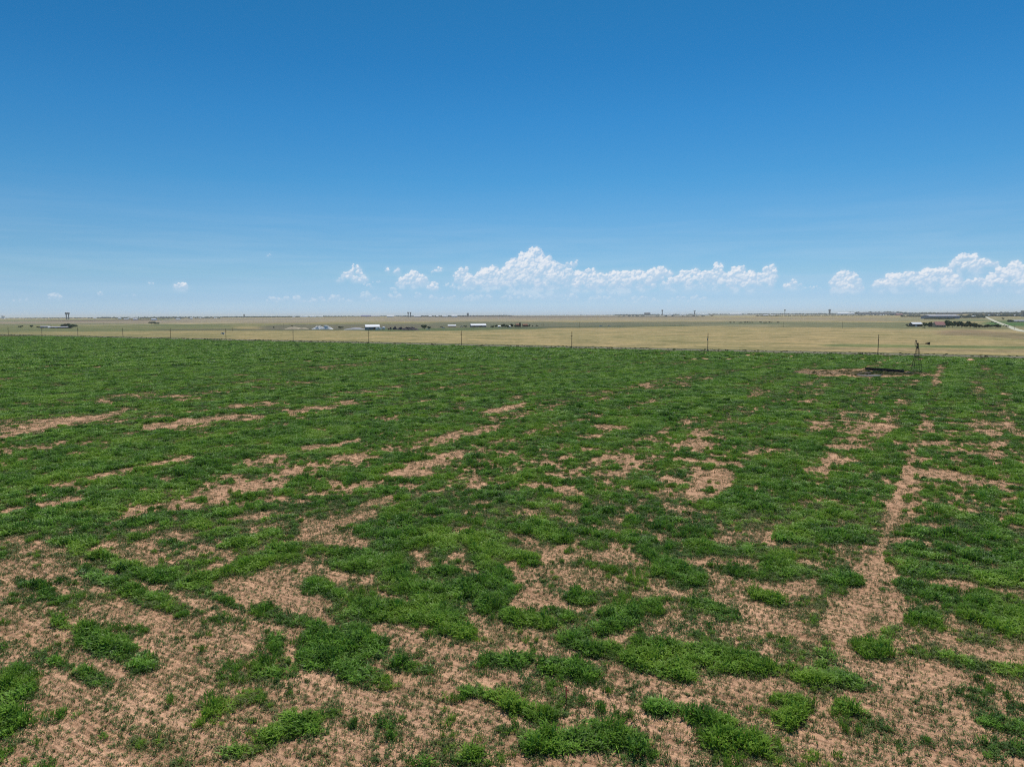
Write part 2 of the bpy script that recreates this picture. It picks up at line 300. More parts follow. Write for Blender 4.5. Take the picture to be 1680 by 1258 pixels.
TRACKS = [(1480, 790, .9, .42), (1507, 790, .7, .26), (1160, 760, .7, .24), (925, 820, .8, .22), (1640, 760, .9, .22), (400, 700, 1.2, .2), (560, 860, .7, .2), (250, 830, .8, .22), (1330, 800, .6, .16)]
TRK = {(a_, b_): float(uv(*pg(a_, b_))[0]) for a_, b_, _c, _d in TRACKS}
def thickness(X, Y):
    px, py = proj(X, Y, 0)
    fx = np.clip((px - RX0) / RS - .5, 0, RW - 1.001); fy = np.clip((py - RY0) / RS - .5, 0, RH - 1.001)
    xi = fx.astype(int); yi = fy.astype(int); fx -= xi; fy -= yi
    d = (dens[yi, xi] * (1 - fx) + dens[yi, xi + 1] * fx) * (1 - fy) + (dens[yi + 1, xi] * (1 - fx) + dens[yi + 1, xi + 1] * fx) * fy
    u, v = uv(X, Y)
    dist = np.hypot(X, Y)
    n1 = fbm(u / 13, v / 1.9, 4) - .5            # patches drawn out along the drilled rows
    n2 = fbm(u / 3.2 + 40, v / 26 + 11, 3) - .5 # and across them, where the sprayer turns
    n3 = fbm(X / 1.5 + 5, Y / 1.5, 4) - .5
    far = sstep(60, 220, dist)
    amp = np.interp(dist, [25, 60, 120, 250, 450, 800], [.55, .75, 1.05, 1.5, 1.6, 1.0])
    n4 = fbm(u / 5 + 70, v / 70 + 31, 3) - .5
    kk = .40 + .60 * sstep(.10, .36, d)           # stays bare where nothing came up
    d = d + kk * (amp * n1 + .45 * amp * n2 + np.interp(dist, [40, 90], [.5, 1.15]) * amp * n4 + (1.6 - 1.0 * far) * n3 + (1 - far) * .55 * (fbm(X / .55, Y / .55, 2) - .5))
    d = np.minimum(d, np.where(d < .1, d, 1.0))
    for (tx_, ty_, wd_, k_) in TRACKS:         # wheel tracks across the rows
        u0_ = TRK[(tx_, ty_)]; q_ = 1 - sstep(wd_ * .5, wd_ * 1.3, np.abs(u - u0_ + (fbm(v / 9, v * 0 + tx_, 2) - .5) * 1.6))
        d = d - q_ * k_ * (dist > 45) * (.55 + .9 * fbm(v / 7, v * 0 + ty_, 2))
    # bare strip round the old windmill pond
    wx, wy = pg(1400, 611.5)
    e = np.hypot((X - wx) / 23.0, (Y - wy + 2) / 19.0) + .35 * (fbm(X / 5, Y / 5, 3) - .5)
    d = np.where(e < 1, d * sstep(.82, 1.0, e) * .9, d)
    wx, wy = pg(1502, 613); e = np.hypot((X - wx) / 4.5, (Y - wy) / 12.0); d = np.where(e < 1, d * sstep(.7, 1.0, e), d)
    return np.clip(d, 0, 1.1)

# ------------------------------------------------------------------ materials
def lin(c):
    return tuple(((x / 255) / 12.92 if x <= 10 else ((x / 255 + .055) / 1.055) ** 2.4) for x in c)
def mat_new(name):
    m_ = bpy.data.materials.new(name); m_.use_nodes = True; t = m_.node_tree; t.nodes.clear()
    b = t.nodes.new('ShaderNodeBsdfPrincipled'); o = t.nodes.new('ShaderNodeOutputMaterial'); L(t, b.outputs[0], o.inputs[0])
    return m_, t, b
_mc = {}
def solid(name, rgb, rough=.75, metal=0.0, var=.18, scale=1.5):
    if name in _mc: return _mc[name]
    m_, t, b = mat_new(name)
    tcn = N(t, 'ShaderNodeTexCoord'); n = N(t, 'ShaderNodeTexNoise', ins={'Scale': scale, 'Detail': 5.0, 'Roughness': .6})
    L(t, tcn.outputs['Object'], n.inputs['Vector'])
    c = ramp(t, n.outputs[0], [(.3, tuple(x * (1 - var) for x in rgb)), (.7, tuple(min(1, x * (1 + var)) for x in rgb))])
    L(t, c, b.inputs['Base Color']); b.inputs['Roughness'].default_value = rough; b.inputs['Metallic'].default_value = metal
    b.inputs['Specular IOR Level'].default_value = .25
    _mc[name] = m_; return m_

def leaf_mat(name, dark, light, yellow, trans=.28, rough=.48, spec=.4):
    m_, t, b = mat_new(name)
    o = [n for n in t.nodes if n.type == 'OUTPUT_MATERIAL'][0]
    geo = N(t, 'ShaderNodeNewGeometry'); oi = N(t, 'ShaderNodeObjectInfo')
    n1 = N(t, 'ShaderNodeTexNoise', ins={'Scale': .11, 'Detail': 3.0, 'Roughness': .6}); L(t, geo.outputs['Position'], n1.inputs['Vector'])
    n2 = N(t, 'ShaderNodeTexNoise', ins={'Scale': 1.4, 'Detail': 3.0, 'Roughness': .7}); L(t, geo.outputs['Position'], n2.inputs['Vector'])
    f = mathn(t, 'ADD', mathn(t, 'MULTIPLY', n2.outputs[0], .75), mathn(t, 'MULTIPLY', oi.outputs['Random'], .35))
    c = ramp(t, f, [(.34, dark), (.72, light)])
    c2 = mixc(t, ramp(t, n1.outputs[0], [(.45, (0,)*3), (.62, (.85,)*3)]), c, yellow)
    L(t, c2, b.inputs['Base Color']); b.inputs['Roughness'].default_value = rough; b.inputs['Specular IOR Level'].default_value = spec
    tr = N(t, 'ShaderNodeBsdfTranslucent'); L(t, mixc(t, .5, c2, (.10, .22, .02)), tr.inputs['Color'])
    mx = N(t, 'ShaderNodeMixShader', ins={0: trans}); L(t, b.outputs[0], mx.inputs[1]); L(t, tr.outputs[0], mx.inputs[2]); L(t, mx.outputs[0], o.inputs[0])
    return m_
M_LEAF = leaf_mat('crop_leaf', (.036, .100, .010), (.215, .415, .045), (.29, .455, .045), trans=.34, spec=.25)
M_SEED = leaf_mat('seedling_leaf', (.040, .085, .016), (.12, .20, .045), (.17, .19, .06), trans=.2, rough=.6, spec=.2)
M_DRY = leaf_mat('dry_stalk', (.26, .19, .10), (.42, .33, .19), (.34, .28, .14), trans=.15, rough=.8, spec=.1)
M_TREE = leaf_mat('tree_leaf', (.016, .040, .014), (.04, .085, .025), (.05, .08, .03), trans=.12, rough=.7, spec=.15)
M_TREE_FAR = leaf_mat('far_tree_leaf', (.012, .026, .014), (.03, .05, .024), (.035, .05, .025), trans=.1, rough=.9, spec=.05)
M_BARK = solid('bark', (.09, .07, .05), .9)
M_WOOD = solid('old_wood', (.075, .055, .04), .85)
M_BOARD = solid('brown_board', (.085, .05, .03), .8)
M_STEEL = solid('weathered_steel', (.10, .10, .10), .6, .3)
M_DARK = solid('dark_steel', (.018, .017, .018), .6, .2)
M_WHITE = solid('white_paint', (.78, .79, .80), .5, 0, .04)
M_WROOF = solid('white_metal_roof', (.80, .81, .82), .45, 0, .05, .3)
M_GREYW = solid('grey_wall', (.30, .31, .33), .7, 0, .08)
M_BLUEW = solid('slate_wall', (.16, .18, .22), .7, 0, .08)
M_CONC = solid('concrete', (.36, .35, .33), .9, 0, .1)
M_LROOF = solid('lilac_grey_roof', (.42, .42, .46), .6, 0, .08, .2)
M_DROOF = solid('dark_roof', (.06, .06, .07), .7, 0, .1)
M_BRICK = solid('red_brick', (.24, .10, .06), .85)
M_PROOF = solid('pink_roof', (.48, .22, .19), .7, 0, .1, .3)
M_TAN = solid('tan_wall', (.42, .36, .27), .8, 0, .1)
M_GLASS = solid('window_glass', (.03, .035, .045), .2)
M_RED = solid('red_paint', (.33, .04, .03), .5)
M_ORANGE = solid('orange_red_paint', (.85, .17, .11), .5, 0, .08)
M_RUBBER = solid('rubber', (.02, .02, .02), .8)
M_SAND = solid('sand', (.46, .38, .26), .95, 0, .15, .3)
M_GRAVEL = solid('pale_gravel', (.74, .72, .67), .95, 0, .2, .35)
M_GREYG = solid('grey_gravel', (.40, .39, .39), .95, 0, .15, .3)
M_SCRAP = solid('scrap', (.07, .055, .065), .85, 0, .6, .6)
M_ROCK = solid('rock', (.07, .06, .05), .9, 0, .4, 1.5)

# ------------------------------------------------------------------ mesh helpers
class MB:
    def __init__(s): s.v = []; s.f = []
    def add(s, vs_, fs_):
        o = len(s.v); s.v += [tuple(p) for p in vs_]; s.f += [tuple(i + o for i in f) for f in fs_]
    def box(s, x0, x1, y0, y1, z0, z1, rot=0, c=(0, 0)):
        p = [(x, y, z) for z in (z0, z1) for x, y in ((x0, y0), (x1, y0), (x1, y1), (x0, y1))]
        if rot:
            ca, sa = math.cos(rot), math.sin(rot)
            p = [(c[0] + (x - c[0]) * ca - (y - c[1]) * sa, c[1] + (x - c[0]) * sa + (y - c[1]) * ca, z) for x, y, z in p]
        s.add(p, [(0, 3, 2, 1), (4, 5, 6, 7), (0, 1, 5, 4), (1, 2, 6, 5), (2, 3, 7, 6), (3, 0, 4, 7)])
    def bar(s, a, b, r0, r1=None, n=6):
        a = Vector(a); b = Vector(b); r1 = r0 if r1 is None else r1
        d = (b - a).normalized(); u = d.orthogonal().normalized(); w_ = d.cross(u); vs_ = []
        for p, r in ((a, r0), (b, r1)):
            for i in range(n):
                t = 2 * math.pi * i / n; vs_.append(p + (u * math.cos(t) + w_ * math.sin(t)) * r)
        s.add(vs_, [(i, (i + 1) % n, n + (i + 1) % n, n + i) for i in range(n)] + [tuple(reversed(range(n))), tuple(range(n, 2 * n))])
    def lathe(s, prof, n=20, c=(0, 0)):
        vs_ = []
        for r, z in prof:
            for i in range(n):
                t = 2 * math.pi * i / n; vs_.append((c[0] + r * math.cos(t), c[1] + r * math.sin(t), z))
        fs_ = [(j * n + i, j * n + (i + 1) % n, (j + 1) * n + (i + 1) % n, (j + 1) * n + i) for j in range(len(prof) - 1) for i in range(n)]
        fs_ += [tuple(reversed(range(n))), tuple((len(prof) - 1) * n + i for i in range(n))]
        s.add(vs_, fs_)
    def build(s, name, mat, parent=None, smooth=False):
        me = bpy.data.meshes.new(name); me.from_pydata(s.v, [], s.f)
        if mat is not None: me.materials.append(mat)
        if smooth: me.polygons.foreach_set('use_smooth', [True] * len(me.polygons))
        me.update()
        o = bpy.data.objects.new(name, me); COL.objects.link(o)
        if parent is not None: o.parent = parent
        return o
def tag(o, label=None, cat=None, group=None, kind=None):
    if label: o['label'] = label
    if cat: o['category'] = cat
    if group: o['group'] = group
    if kind: o['kind'] = kind
    return o
def empty(name, loc, rz=0):
    o = bpy.data.objects.new(name, None); COL.objects.link(o); o.location = loc; o.rotation_euler = (0, 0, rz); o.empty_display_size = .5
    return o
def copy_tree(o, parent=None):
    c = o.copy(); COL.objects.link(c)
    if parent is not None: c.parent = parent
    for ch in list(o.children): copy_tree(ch, c)
    return c
def mesh_np(name, V, Fq, mat, parent=None, smooth=False):
    me = bpy.data.meshes.new(name); k = Fq.shape[1]
    me.vertices.add(len(V)); me.vertices.foreach_set('co', V.astype(np.float32).ravel())
    me.loops.add(Fq.size); me.loops.foreach_set('vertex_index', Fq.astype(np.int32).ravel())
    me.polygons.add(len(Fq)); me.polygons.foreach_set('loop_start', (np.arange(len(Fq)) * k).astype(np.int32))
    if smooth: me.polygons.foreach_set('use_smooth', np.ones(len(Fq), bool))
    if mat: me.materials.append(mat)
    me.update(calc_edges=True)
    o = bpy.data.objects.new(name, me); COL.objects.link(o)
    if parent is not None: o.parent = parent
    return o

# ------------------------------------------------------------------ ground
NY, NX = 860, 760
dY = np.concatenate([np.linspace(-40, 24, 40), 24 * (26000 / 24) ** (np.linspace(0, 1, NY - 40) ** 1.0)[1:], [32000]])
NYv = len(dY); sx = np.linspace(-1, 1, NX)
GY = np.repeat(dY[:, None], NX, 1); GX = sx[None, :] * (70 + 1.05 * np.clip(GY, 0, None))
gu, gv = uv(GX, GY)
GZ = ground_z(GX, GY)
# slight relief in the near soil
GZ = GZ + np.where(gv < EDGE, (fbm(GX / 14, GY / 14, 3) - .5) * .35 * sstep(20, 60, GY) + (fbm(GX / 1.1, GY / 1.1, 3) - .5) * .10, 0)
def sr_(c, k=1.36): return np.array(lin(c)) / k
base = np.zeros(GX.shape + (3,)); field = (gv < EDGE).astype(float)
px, py = proj(GX, GY, GZ)
TAN = sr_((182, 163, 118)); GRN = sr_((124, 130, 88)); GGY = sr_((122, 122, 98)); LIL = sr_((166, 150, 132)); PALE = sr_((196, 180, 146))
base[:] = TAN
# far fields: strips of land, each with its own tone (plan strokes as above)
FS = [(-100, 552, 330, 554, 7, GRN, .35), (0, 540, 330, 537, 5.5, GRN, .8), (0, 530, 480, 526, 4, LIL, .9), (-50, 526.5, 260, 524.5, 1.3, GRN, .8), (130, 526.3, 215, 525.3, .7, sr_((110, 70, 60)), .8),
      (0, 533, 260, 532, 1.4, GRN, .8), (160, 533.5, 300, 530, .8, PALE, .5), (300, 534, 700, 531, 2.6, GRN, .6), (320, 531, 350, 529.5, .8, PALE, .9), (330, 526, 900, 523.5, 3.2, LIL, .8),
      (370, 527, 620, 525, 1.2, PALE, .45), (0, 541.5, 700, 541, 1.6, GRN, .9), (300, 541, 700, 540, 1.2, sr_((112, 105, 88)), .7), (480, 537, 860, 535, 4.5, sr_((116, 112, 98)), .85),
      (640, 541.5, 840, 538.5, 2.6, sr_((104, 118, 76)), .9), (760, 532, 1000, 533, 4.5, GGY, .95), (1000, 532, 1220, 531, 3.8, GGY, .9), (1220, 532, 1480, 533.5, 4.5, sr_((128, 130, 100)), .9),
      (860, 537.5, 1000, 536, 1.3, sr_((92, 98, 74)), .8), (990, 536.5, 1160, 534, 1.0, sr_((112, 115, 84)), .7), (700, 519.6, 1110, 519.4, .9, sr_((104, 88, 86)), .9), (680, 524, 1500, 524, 3.0, LIL, .7),
      (760, 525.5, 1330, 525.6, .8, PALE, .7), (1190, 533.9, 1240, 533.8, .6, PALE, .9), (880, 517.4, 1080, 516.9, 1.0, sr_((178, 178, 176)), .85), (1080, 517.6, 1480, 516.2, 1.1, sr_((172, 172, 168)), .6),
      (1480, 534, 1640, 536, 5, sr_((134, 134, 98)), .8), (1500, 524, 1680, 524, 3.0, sr_((158, 152, 118)), .85), (1450, 541, 1640, 543, 1.2, PALE, .4), (1590, 546, 1680, 552, 5, sr_((156, 134, 108)), .8),
      (1400, 567, 1660, 570, 2.6, sr_((116, 132, 80)), .8), (1668, 530, 1760, 534, 4.5, sr_((84, 124, 62)), .95), (1600, 525, 1640, 528, 2, GRN, .6), (1380, 572, 1700, 577, 1.6, sr_((170, 148, 118)), .6)]
for (x1, y1, x2, y2, hw, c, a) in FS:
    h_ = np.clip((px - x1) / (x2 - x1), 0, 1)
    dy_ = np.abs(py - (y1 + (y2 - y1) * h_)) / hw
    ex = np.maximum(np.maximum(x1 - px, px - x2), 0) / 70
    wt = (1 - sstep(.72, 1.2, np.hypot(dy_, ex * 1.2) + .5 * (fbm(GX / 60, GY / 60, 2) - .5))) * a
    base = base * (1 - wt[..., None]) + c * wt[..., None]
# the band between the crop and the pasture: weeds, ditch, dirt road, verge
vn = gv + (fbm(GX / 9, GY / 9, 3) - .5) * 2.5
def bandmix(lo, hi, c, a=1.0, soft=1.2):
    global base
    wt = sstep(lo - soft, lo + soft, vn) * (1 - sstep(hi - soft, hi + soft, vn)) * a
    base = base * (1 - wt[..., None]) + c * wt[..., None]
bandmix(370, 381, sr_((86, 96, 54))); bandmix(381, 387, sr_((118, 118, 86))); bandmix(387, 399, sr_((132, 126, 104))); bandmix(399, 407, sr_((104, 110, 72)), .9)
Dg = np.zeros(GX.shape); fm = gv < EDGE + 4
Dg[fm] = thickness(GX[fm], GY[fm])
SOIL = sr_((228, 182, 148)); COVER = sr_((106, 106, 58)); 
dist = np.hypot(GX, GY)
cov = sstep(.22, .75, Dg) * np.interp(dist, [40, 140, 320], [.6, .8, .95])
fcol = SOIL * (.84 + .32 * fbm(gu / 7, gv / 1.6, 4))[..., None] * (1 - cov[..., None]) + COVER * cov[..., None]
base = np.where((gv < EDGE)[..., None], fcol, base)
wxp, wyp = pg(1338, 611); ee = np.hypot((GX - wxp) / 11.5, (GY - wyp) / 9.0) + .3 * (fbm(GX / 3, GY / 3, 3) - .5)
wt = (1 - sstep(.7, 1.1, ee))[..., None]; base = base * (1 - wt) + sr_((190, 156, 132)) * wt
wxp, wyp = pg(1450, 612); ee = np.hypot((GX - wxp) / 14, (GY - wyp) / 9.0) + .3 * (fbm(GX / 3, GY / 3, 3) - .5)
wt = (1 - sstep(.7, 1.1, ee))[..., None]; base = base * (1 - wt) + sr_((112, 104, 70)) * wt

m_g, t, b = mat_new('land')
ac = N(t, 'ShaderNodeAttribute', attribute_name='tone'); af = N(t, 'ShaderNodeAttribute', attribute_name='crop_field')
geo = N(t, 'ShaderNodeNewGeometry')
def noise(scale, det=4, rough=.6, vec=None, mapscale=None, rotz=None):
    v = vec or geo.outputs['Position']
    if mapscale:
        if rotz is not None:
            r_ = N(t, 'ShaderNodeMapping'); r_.inputs['Rotation'].default_value = (0, 0, rotz); L(t, v, r_.inputs[0]); v = r_.outputs[0]
        q = N(t, 'ShaderNodeMapping'); q.inputs['Scale'].default_value = mapscale; L(t, v, q.inputs[0]); v = q.outputs[0]
    n = N(t, 'ShaderNodeTexNoise', ins={'Scale': scale, 'Detail': float(det), 'Roughness': rough}); L(t, v, n.inputs['Vector']); return n.outputs[0]
# rotate world so local x runs along the rows
ROW = -math.atan2(UV_U[1], UV_U[0])
# pasture tone: dry grass with greener and barer sweeps at several sizes
pa = ramp(t, noise(.028, 6, .68), [(.34, (.62, .68, .55)), (.5, (1, 1, 1)), (.66, (1.28, 1.2, 1.14))])
pb = ramp(t, noise(.35, 5, .7), [(.32, (.62, .66, .58)), (.52, (1, 1, 1)), (.70, (1.28, 1.24, 1.16))])
pc = ramp(t, noise(.006, 4, .6), [(.35, (.86, .92, .82)), (.65, (1.08, 1.03, 1.0))])
pd_ = ramp(t, noise(.09, 4, .6), [(.36, (.78, .82, .72)), (.52, (1, 1, 1)), (.66, (1.15, 1.12, 1.08))])
past = mixc(t, 1.0, mixc(t, 1.0, mixc(t, 1.0, mixc(t, 1.0, ac.outputs['Color'], pa, 'MULTIPLY'), pb, 'MULTIPLY'), pc, 'MULTIPLY'), pd_, 'MULTIPLY')
# soil: clods, straw, drilled furrows
rows = noise(1.0, 4, .6, mapscale=(.22, 2.6, 1), rotz=ROW)
rows2 = noise(1.0, 3, .6, mapscale=(.05, .45, 1), rotz=ROW)
clod = noise(5.5, 5, .75); fine = noise(20, 3, .7)
s1 = ramp(t, rows, [(.36, (.64, .61, .57)), (.5, (1, 1, 1)), (.64, (1.22, 1.21, 1.18))])
s2 = ramp(t, clod, [(.33, (.58, .56, .52)), (.5, (1, 1, 1)), (.68, (1.2, 1.2, 1.18))])
wv = N(t, 'ShaderNodeTexWave', wave_type='BANDS', bands_direction='Y', ins={'Scale': .83, 'Distortion': 3.5, 'Detail': 4.0, 'Detail Scale': .5})
r_ = N(t, 'ShaderNodeMapping'); r_.inputs['Rotation'].default_value = (0, 0, ROW); L(t, geo.outputs['Position'], r_.inputs[0]); L(t, r_.outputs[0], wv.inputs['Vector'])
s5 = ramp(t, wv.outputs['Fac'], [(.05, (.92, .90, .87)), (.4, (1, 1, 1)), (.9, (1.05, 1.05, 1.04))])
s3 = ramp(t, rows2, [(.35, (.86, .84, .80)), (.65, (1.1, 1.1, 1.1))])
s4 = ramp(t, fine, [(.32, (.62, .58, .52)), (.5, (1, 1, 1)), (.7, (1.3, 1.3, 1.25))])
soil = ac.outputs['Color']
for q in (s1, s2, s3, s4, s5): soil = mixc(t, 1.0, soil, q, 'MULTIPLY')
L(t, mixc(t, af.outputs['Fac'], past, soil), b.inputs['Base Color'])
b.inputs['Roughness'].default_value = .95; b.inputs['Specular IOR Level'].default_value = .1
bh = mathn(t, 'ADD', mathn(t, 'MULTIPLY', rows, 1.0), mathn(t, 'ADD', mathn(t, 'MULTIPLY', clod, .7), mathn(t, 'MULTIPLY', fine, .2)))
bp = N(t, 'ShaderNodeBump', ins={'Strength': .9, 'Distance': .16}); L(t, mathn(t, 'MULTIPLY', bh, af.outputs['Fac']), bp.inputs['Height']); L(t, bp.outputs[0], b.inputs['Normal'])
V = np.stack([GX, GY, GZ], -1).reshape(-1, 3)
idx = np.arange(NYv * NX).reshape(NYv, NX)
Fq = np.stack([idx[:-1, :-1], idx[:-1, 1:], idx[1:, 1:], idx[1:, :-1]], -1).reshape(-1, 4)
ground = mesh_np('ground', V, Fq, m_g, smooth=True); tag(ground, kind='structure')
at_ = ground.data.attributes.new('tone', 'FLOAT_COLOR', 'POINT')
at_.data.foreach_set('color', np.concatenate([base, np.ones(GX.shape + (1,))], -1).astype(np.float32).ravel())
at_ = ground.data.attributes.new('crop_field', 'FLOAT', 'POINT'); at_.data.foreach_set('value', field.astype(np.float32).ravel())

# county dirt road along the crop's far edge and the pale farm road at the right
def ribbon(name, pts, width, mat, lift):
    vs_ = []; P = [Vector((*p, 0)) for p in pts]
    for i, p in enumerate(P):
        d = (P[min(i + 1, len(P) - 1)] - P[max(i - 1, 0)]).normalized(); n_ = Vector((-d.y, d.x, 0))
        wd = width[i] if isinstance(width, (list, tuple)) else width
        for s_ in (-1, 1):
            q = p + n_ * s_ * wd / 2; vs_.append((q.x, q.y, float(ground_z(q.x, q.y)) + lift))
    mb = MB(); mb.add(vs_, [(2 * i, 2 * i + 1, 2 * i + 3, 2 * i + 2) for i in range(len(P) - 1)]); o = mb.build(name, mat)
    tag(o, kind='structure'); return o
M_DIRT = solid('road_dirt', tuple(sr_((148, 140, 120))), .95, 0, .16, .08)
M_CALI = solid('caliche', tuple(sr_((214, 210, 184))), .95, 0, .1, .02)
ribbon('dirt_road', [xy(u, 391.5 + 1.2 * math.sin(u / 60)) for u in range(-330, 1600, 15)], 6.5, M_DIRT, .05)
rp = [(1615.5, 518.6), (1618, 520), (1623, 522.6), (1630, 526), (1637, 529), (1645, 531.8), (1653, 534.8), (1660, 537.6), (1666, 540.2), (1673, 542.2), (1682, 544), (1700, 546), (1730, 548)]
ribbon('country_road', [pg(*q) for q in rp], [11, 10, 9, 8.5, 8, 7.5, 7.5, 7.5, 8, 8.5, 9, 9, 9], M_CALI, .12)
wx, wy = pg(1428, 616.5)
mb = MB(); mb.add([(wx + 3.6 * math.cos(a) * (1 + .2 * math.sin(3 * a)), wy + 2.8 * math.sin(a) * (1 + .25 * math.cos(2 * a)), .16) for a in np.linspace(0, 2 * math.pi, 28, endpoint=False)], [tuple(range(28))])
M_WATER = solid('muddy_water', (.17, .15, .13), .6, 0, .06)
tag(mb.build('pond_water', M_WATER), kind='structure')

# ------------------------------------------------------------------ crop
def blades(n, rad, hgt, ln, wd, seed, droop=.5, upright=.5):
    r_ = np.random.default_rng(seed); V = []; Q = []
    for i in range(n):
        a = r_.random() * 2 * math.pi; rr = rad * math.sqrt(r_.random()); x, y = rr * math.cos(a), rr * math.sin(a)
        top = hgt * (1 - .22 * (rr / rad) ** 2) * r_.uniform(.40, 1.0)
        th = r_.random() * 2 * math.pi; dx, dy = math.cos(th), math.sin(th); l_ = ln * r_.uniform(.6, 1.2); w2 = wd * r_.uniform(.6, 1.2) / 2
        k = r_.uniform(.3, 1) * (1 - upright)
        z0 = max(0, top - l_ * .75)
        pts = [(x, y, z0), (x + dx * l_ * .35 * (k + .25), y + dy * l_ * .35 * (k + .25), z0 + l_ * .55), (x + dx * l_ * (.75 * k + .4), y + dy * l_ * (.75 * k + .4), z0 + l_ * (.75 - droop * .35 * k))]
        o = len(V); wdt = (w2 * .6, w2, w2 * .25); tw = r_.uniform(-.6, .6)
        for p, ww in zip(pts, wdt):
            V += [(p[0] - dy * ww, p[1] + dx * ww, p[2] - ww * tw), (p[0] + dy * ww, p[1] - dx * ww, p[2] + ww * tw)]
        Q += [(o, o + 1, o + 3, o + 2), (o + 2, o + 3, o + 5, o + 4)]
    return np.array(V), np.array(Q)
def src(name, arrs, mat):
    V, Q = arrs; o = mesh_np(name, V, Q, mat); COL.objects.unlink(o); return o
LUSH = [src('plant', blades(34, .36, .60, .46, .060, 10 + i, upright=.35), M_LEAF) for i in range(4)] + \
       [src('plant', blades(56, .58, .60, .50, .085, 20 + i, upright=.35), M_LEAF) for i in range(3)] + \
       [src('plant', blades(120, 1.05, .52, .50, .17, 30 + i), M_LEAF) for i in range(3)] + \
       [src('plant', blades(170, 2.2, .60, .75, .42, 40 + i), M_LEAF) for i in range(3)]
SEED = [src('sprout', blades(9, .12, .28, .22, .034, 50 + i, upright=.65), M_SEED) for i in range(4)] + \
       [src('sprout', blades(16, .30, .26, .24, .05, 60 + i, upright=.7), M_SEED) for i in range(3)] + \
       [src('sprout', blades(30, .9, .30, .30, .10, 70 + i, upright=.7), M_SEED) for i in range(2)]
DRY = [src('straw', blades(6, .14, .14, .22, .022, 80 + i, upright=.3), M_DRY) for i in range(3)] + \
      [src('straw', blades(12, .35, .24, .26, .04, 90 + i, upright=.6), M_DRY) for i in range(3)] + \
      [src('straw', blades(18, .9, .26, .30, .08, 95 + i, upright=.6), M_DRY) for i in range(2)]

def ring(d0, d1, su, sv, jit=.5):
    umax = d1 * 1.45
    us = np.arange(-umax, umax, su); vs_ = np.arange(-120, min(EDGE, d1 * 1.5), sv)
    U, Vv = np.meshgrid(us, vs_); U = U + rng.uniform(-jit, jit, U.shape) * su * 2; Vv = Vv + rng.uniform(-jit, jit, Vv.shape) * sv
    X, Y = xy(U.ravel(), Vv.ravel()); d = np.hypot(X, Y)
    k = (d > d0) & (d <= d1) & (Y > 12) & (np.abs(X) < .80 * Y + 16) & (Vv.ravel() < EDGE)
    return X[k], Y[k], d[k]
acc = {'L': [], 'S': [], 'D': []}
def emit(key, X, Y, sc_, scz, vi):
    n = len(X)
    if n == 0: return
    z = np.interp(np.hypot(X, Y), [0, 1], [0, 0]) + (fbm(X / 14, Y / 14, 3) - .5) * .35 * sstep(20, 60, Y) - .03
    acc[key].append(np.stack([X, Y, z, sc_, scz, vi], -1))
for (d0, d1, su, sv, lv, sv_, dv, smul) in [(0, 62, .27, .30, (0, 4), (0, 4), (0, 3), 1.0), (62, 140, .50, .48, (4, 7), (4, 7), (3, 6), 1.0), (140, 320, 1.0, 1.0, (7, 10), (7, 9), (6, 8), 1.0), (320, 900, 2.1, 2.0, (10, 13), None, None, 1.0)]:
    X, Y, d = ring(d0, d1, su, sv); D = thickness(X, Y); r0 = rng.random(len(X))
    hn = fbm(X / 1.6 + 3, Y / 1.6, 3); relief = sstep(.28, .72, hn)          # the canopy rises and dips from plant to plant
    lush = (D + (hn - .5) * np.interp(d, [60, 220], [1.25, .7]) + (r0 - .5) * .62) > np.interp(d, [60, 110, 200], [.65, .62, .58])
    t_ = sstep(.45, 1.0, D[lush]); s_ = (.50 + .5 * t_) * rng.uniform(.75, 1.2, lush.sum())
    emit('L', X[lush], Y[lush], s_, (np.interp(d[lush], [80, 240], [.32, .50]) + .36 * t_ + np.interp(d[lush], [80, 240], [.50, .22]) * relief[lush]) * np.where(rng.random(lush.sum()) < .16, 1.45, 1.0) * rng.uniform(.6, 1.25, lush.sum()), rng.integers(lv[0], lv[1], lush.sum()))
    if sv_:
        seed = (~lush) & (rng.random(len(X)) < np.clip(.20 + D * 1.25, 0, .95))
        s_ = (.55 + 1.1 * np.clip(D[seed], 0, .6)) * rng.uniform(.6, 1.35, seed.sum())
        emit('S', X[seed], Y[seed], s_, s_ * rng.uniform(.7, 1.2, seed.sum()), rng.integers(sv_[0], sv_[1], seed.sum()))
        mixd = (~lush) & (D > .34) & (rng.random(len(X)) < .34)      # thin green plants in the half bare ground
        emit('L', X[mixd] + .1, Y[mixd], rng.uniform(.3, .55, mixd.sum()), rng.uniform(.4, .7, mixd.sum()), rng.integers(lv[0], lv[1], mixd.sum()))
        dr = (~lush) & (rng.random(len(X)) < .62)
        emit('D', X[dr] - .12, Y[dr] + .1, rng.uniform(.6, 1.3, dr.sum()), rng.uniform(.6, 1.3, dr.sum()), rng.integers(dv[0], dv[1], dr.sum()))

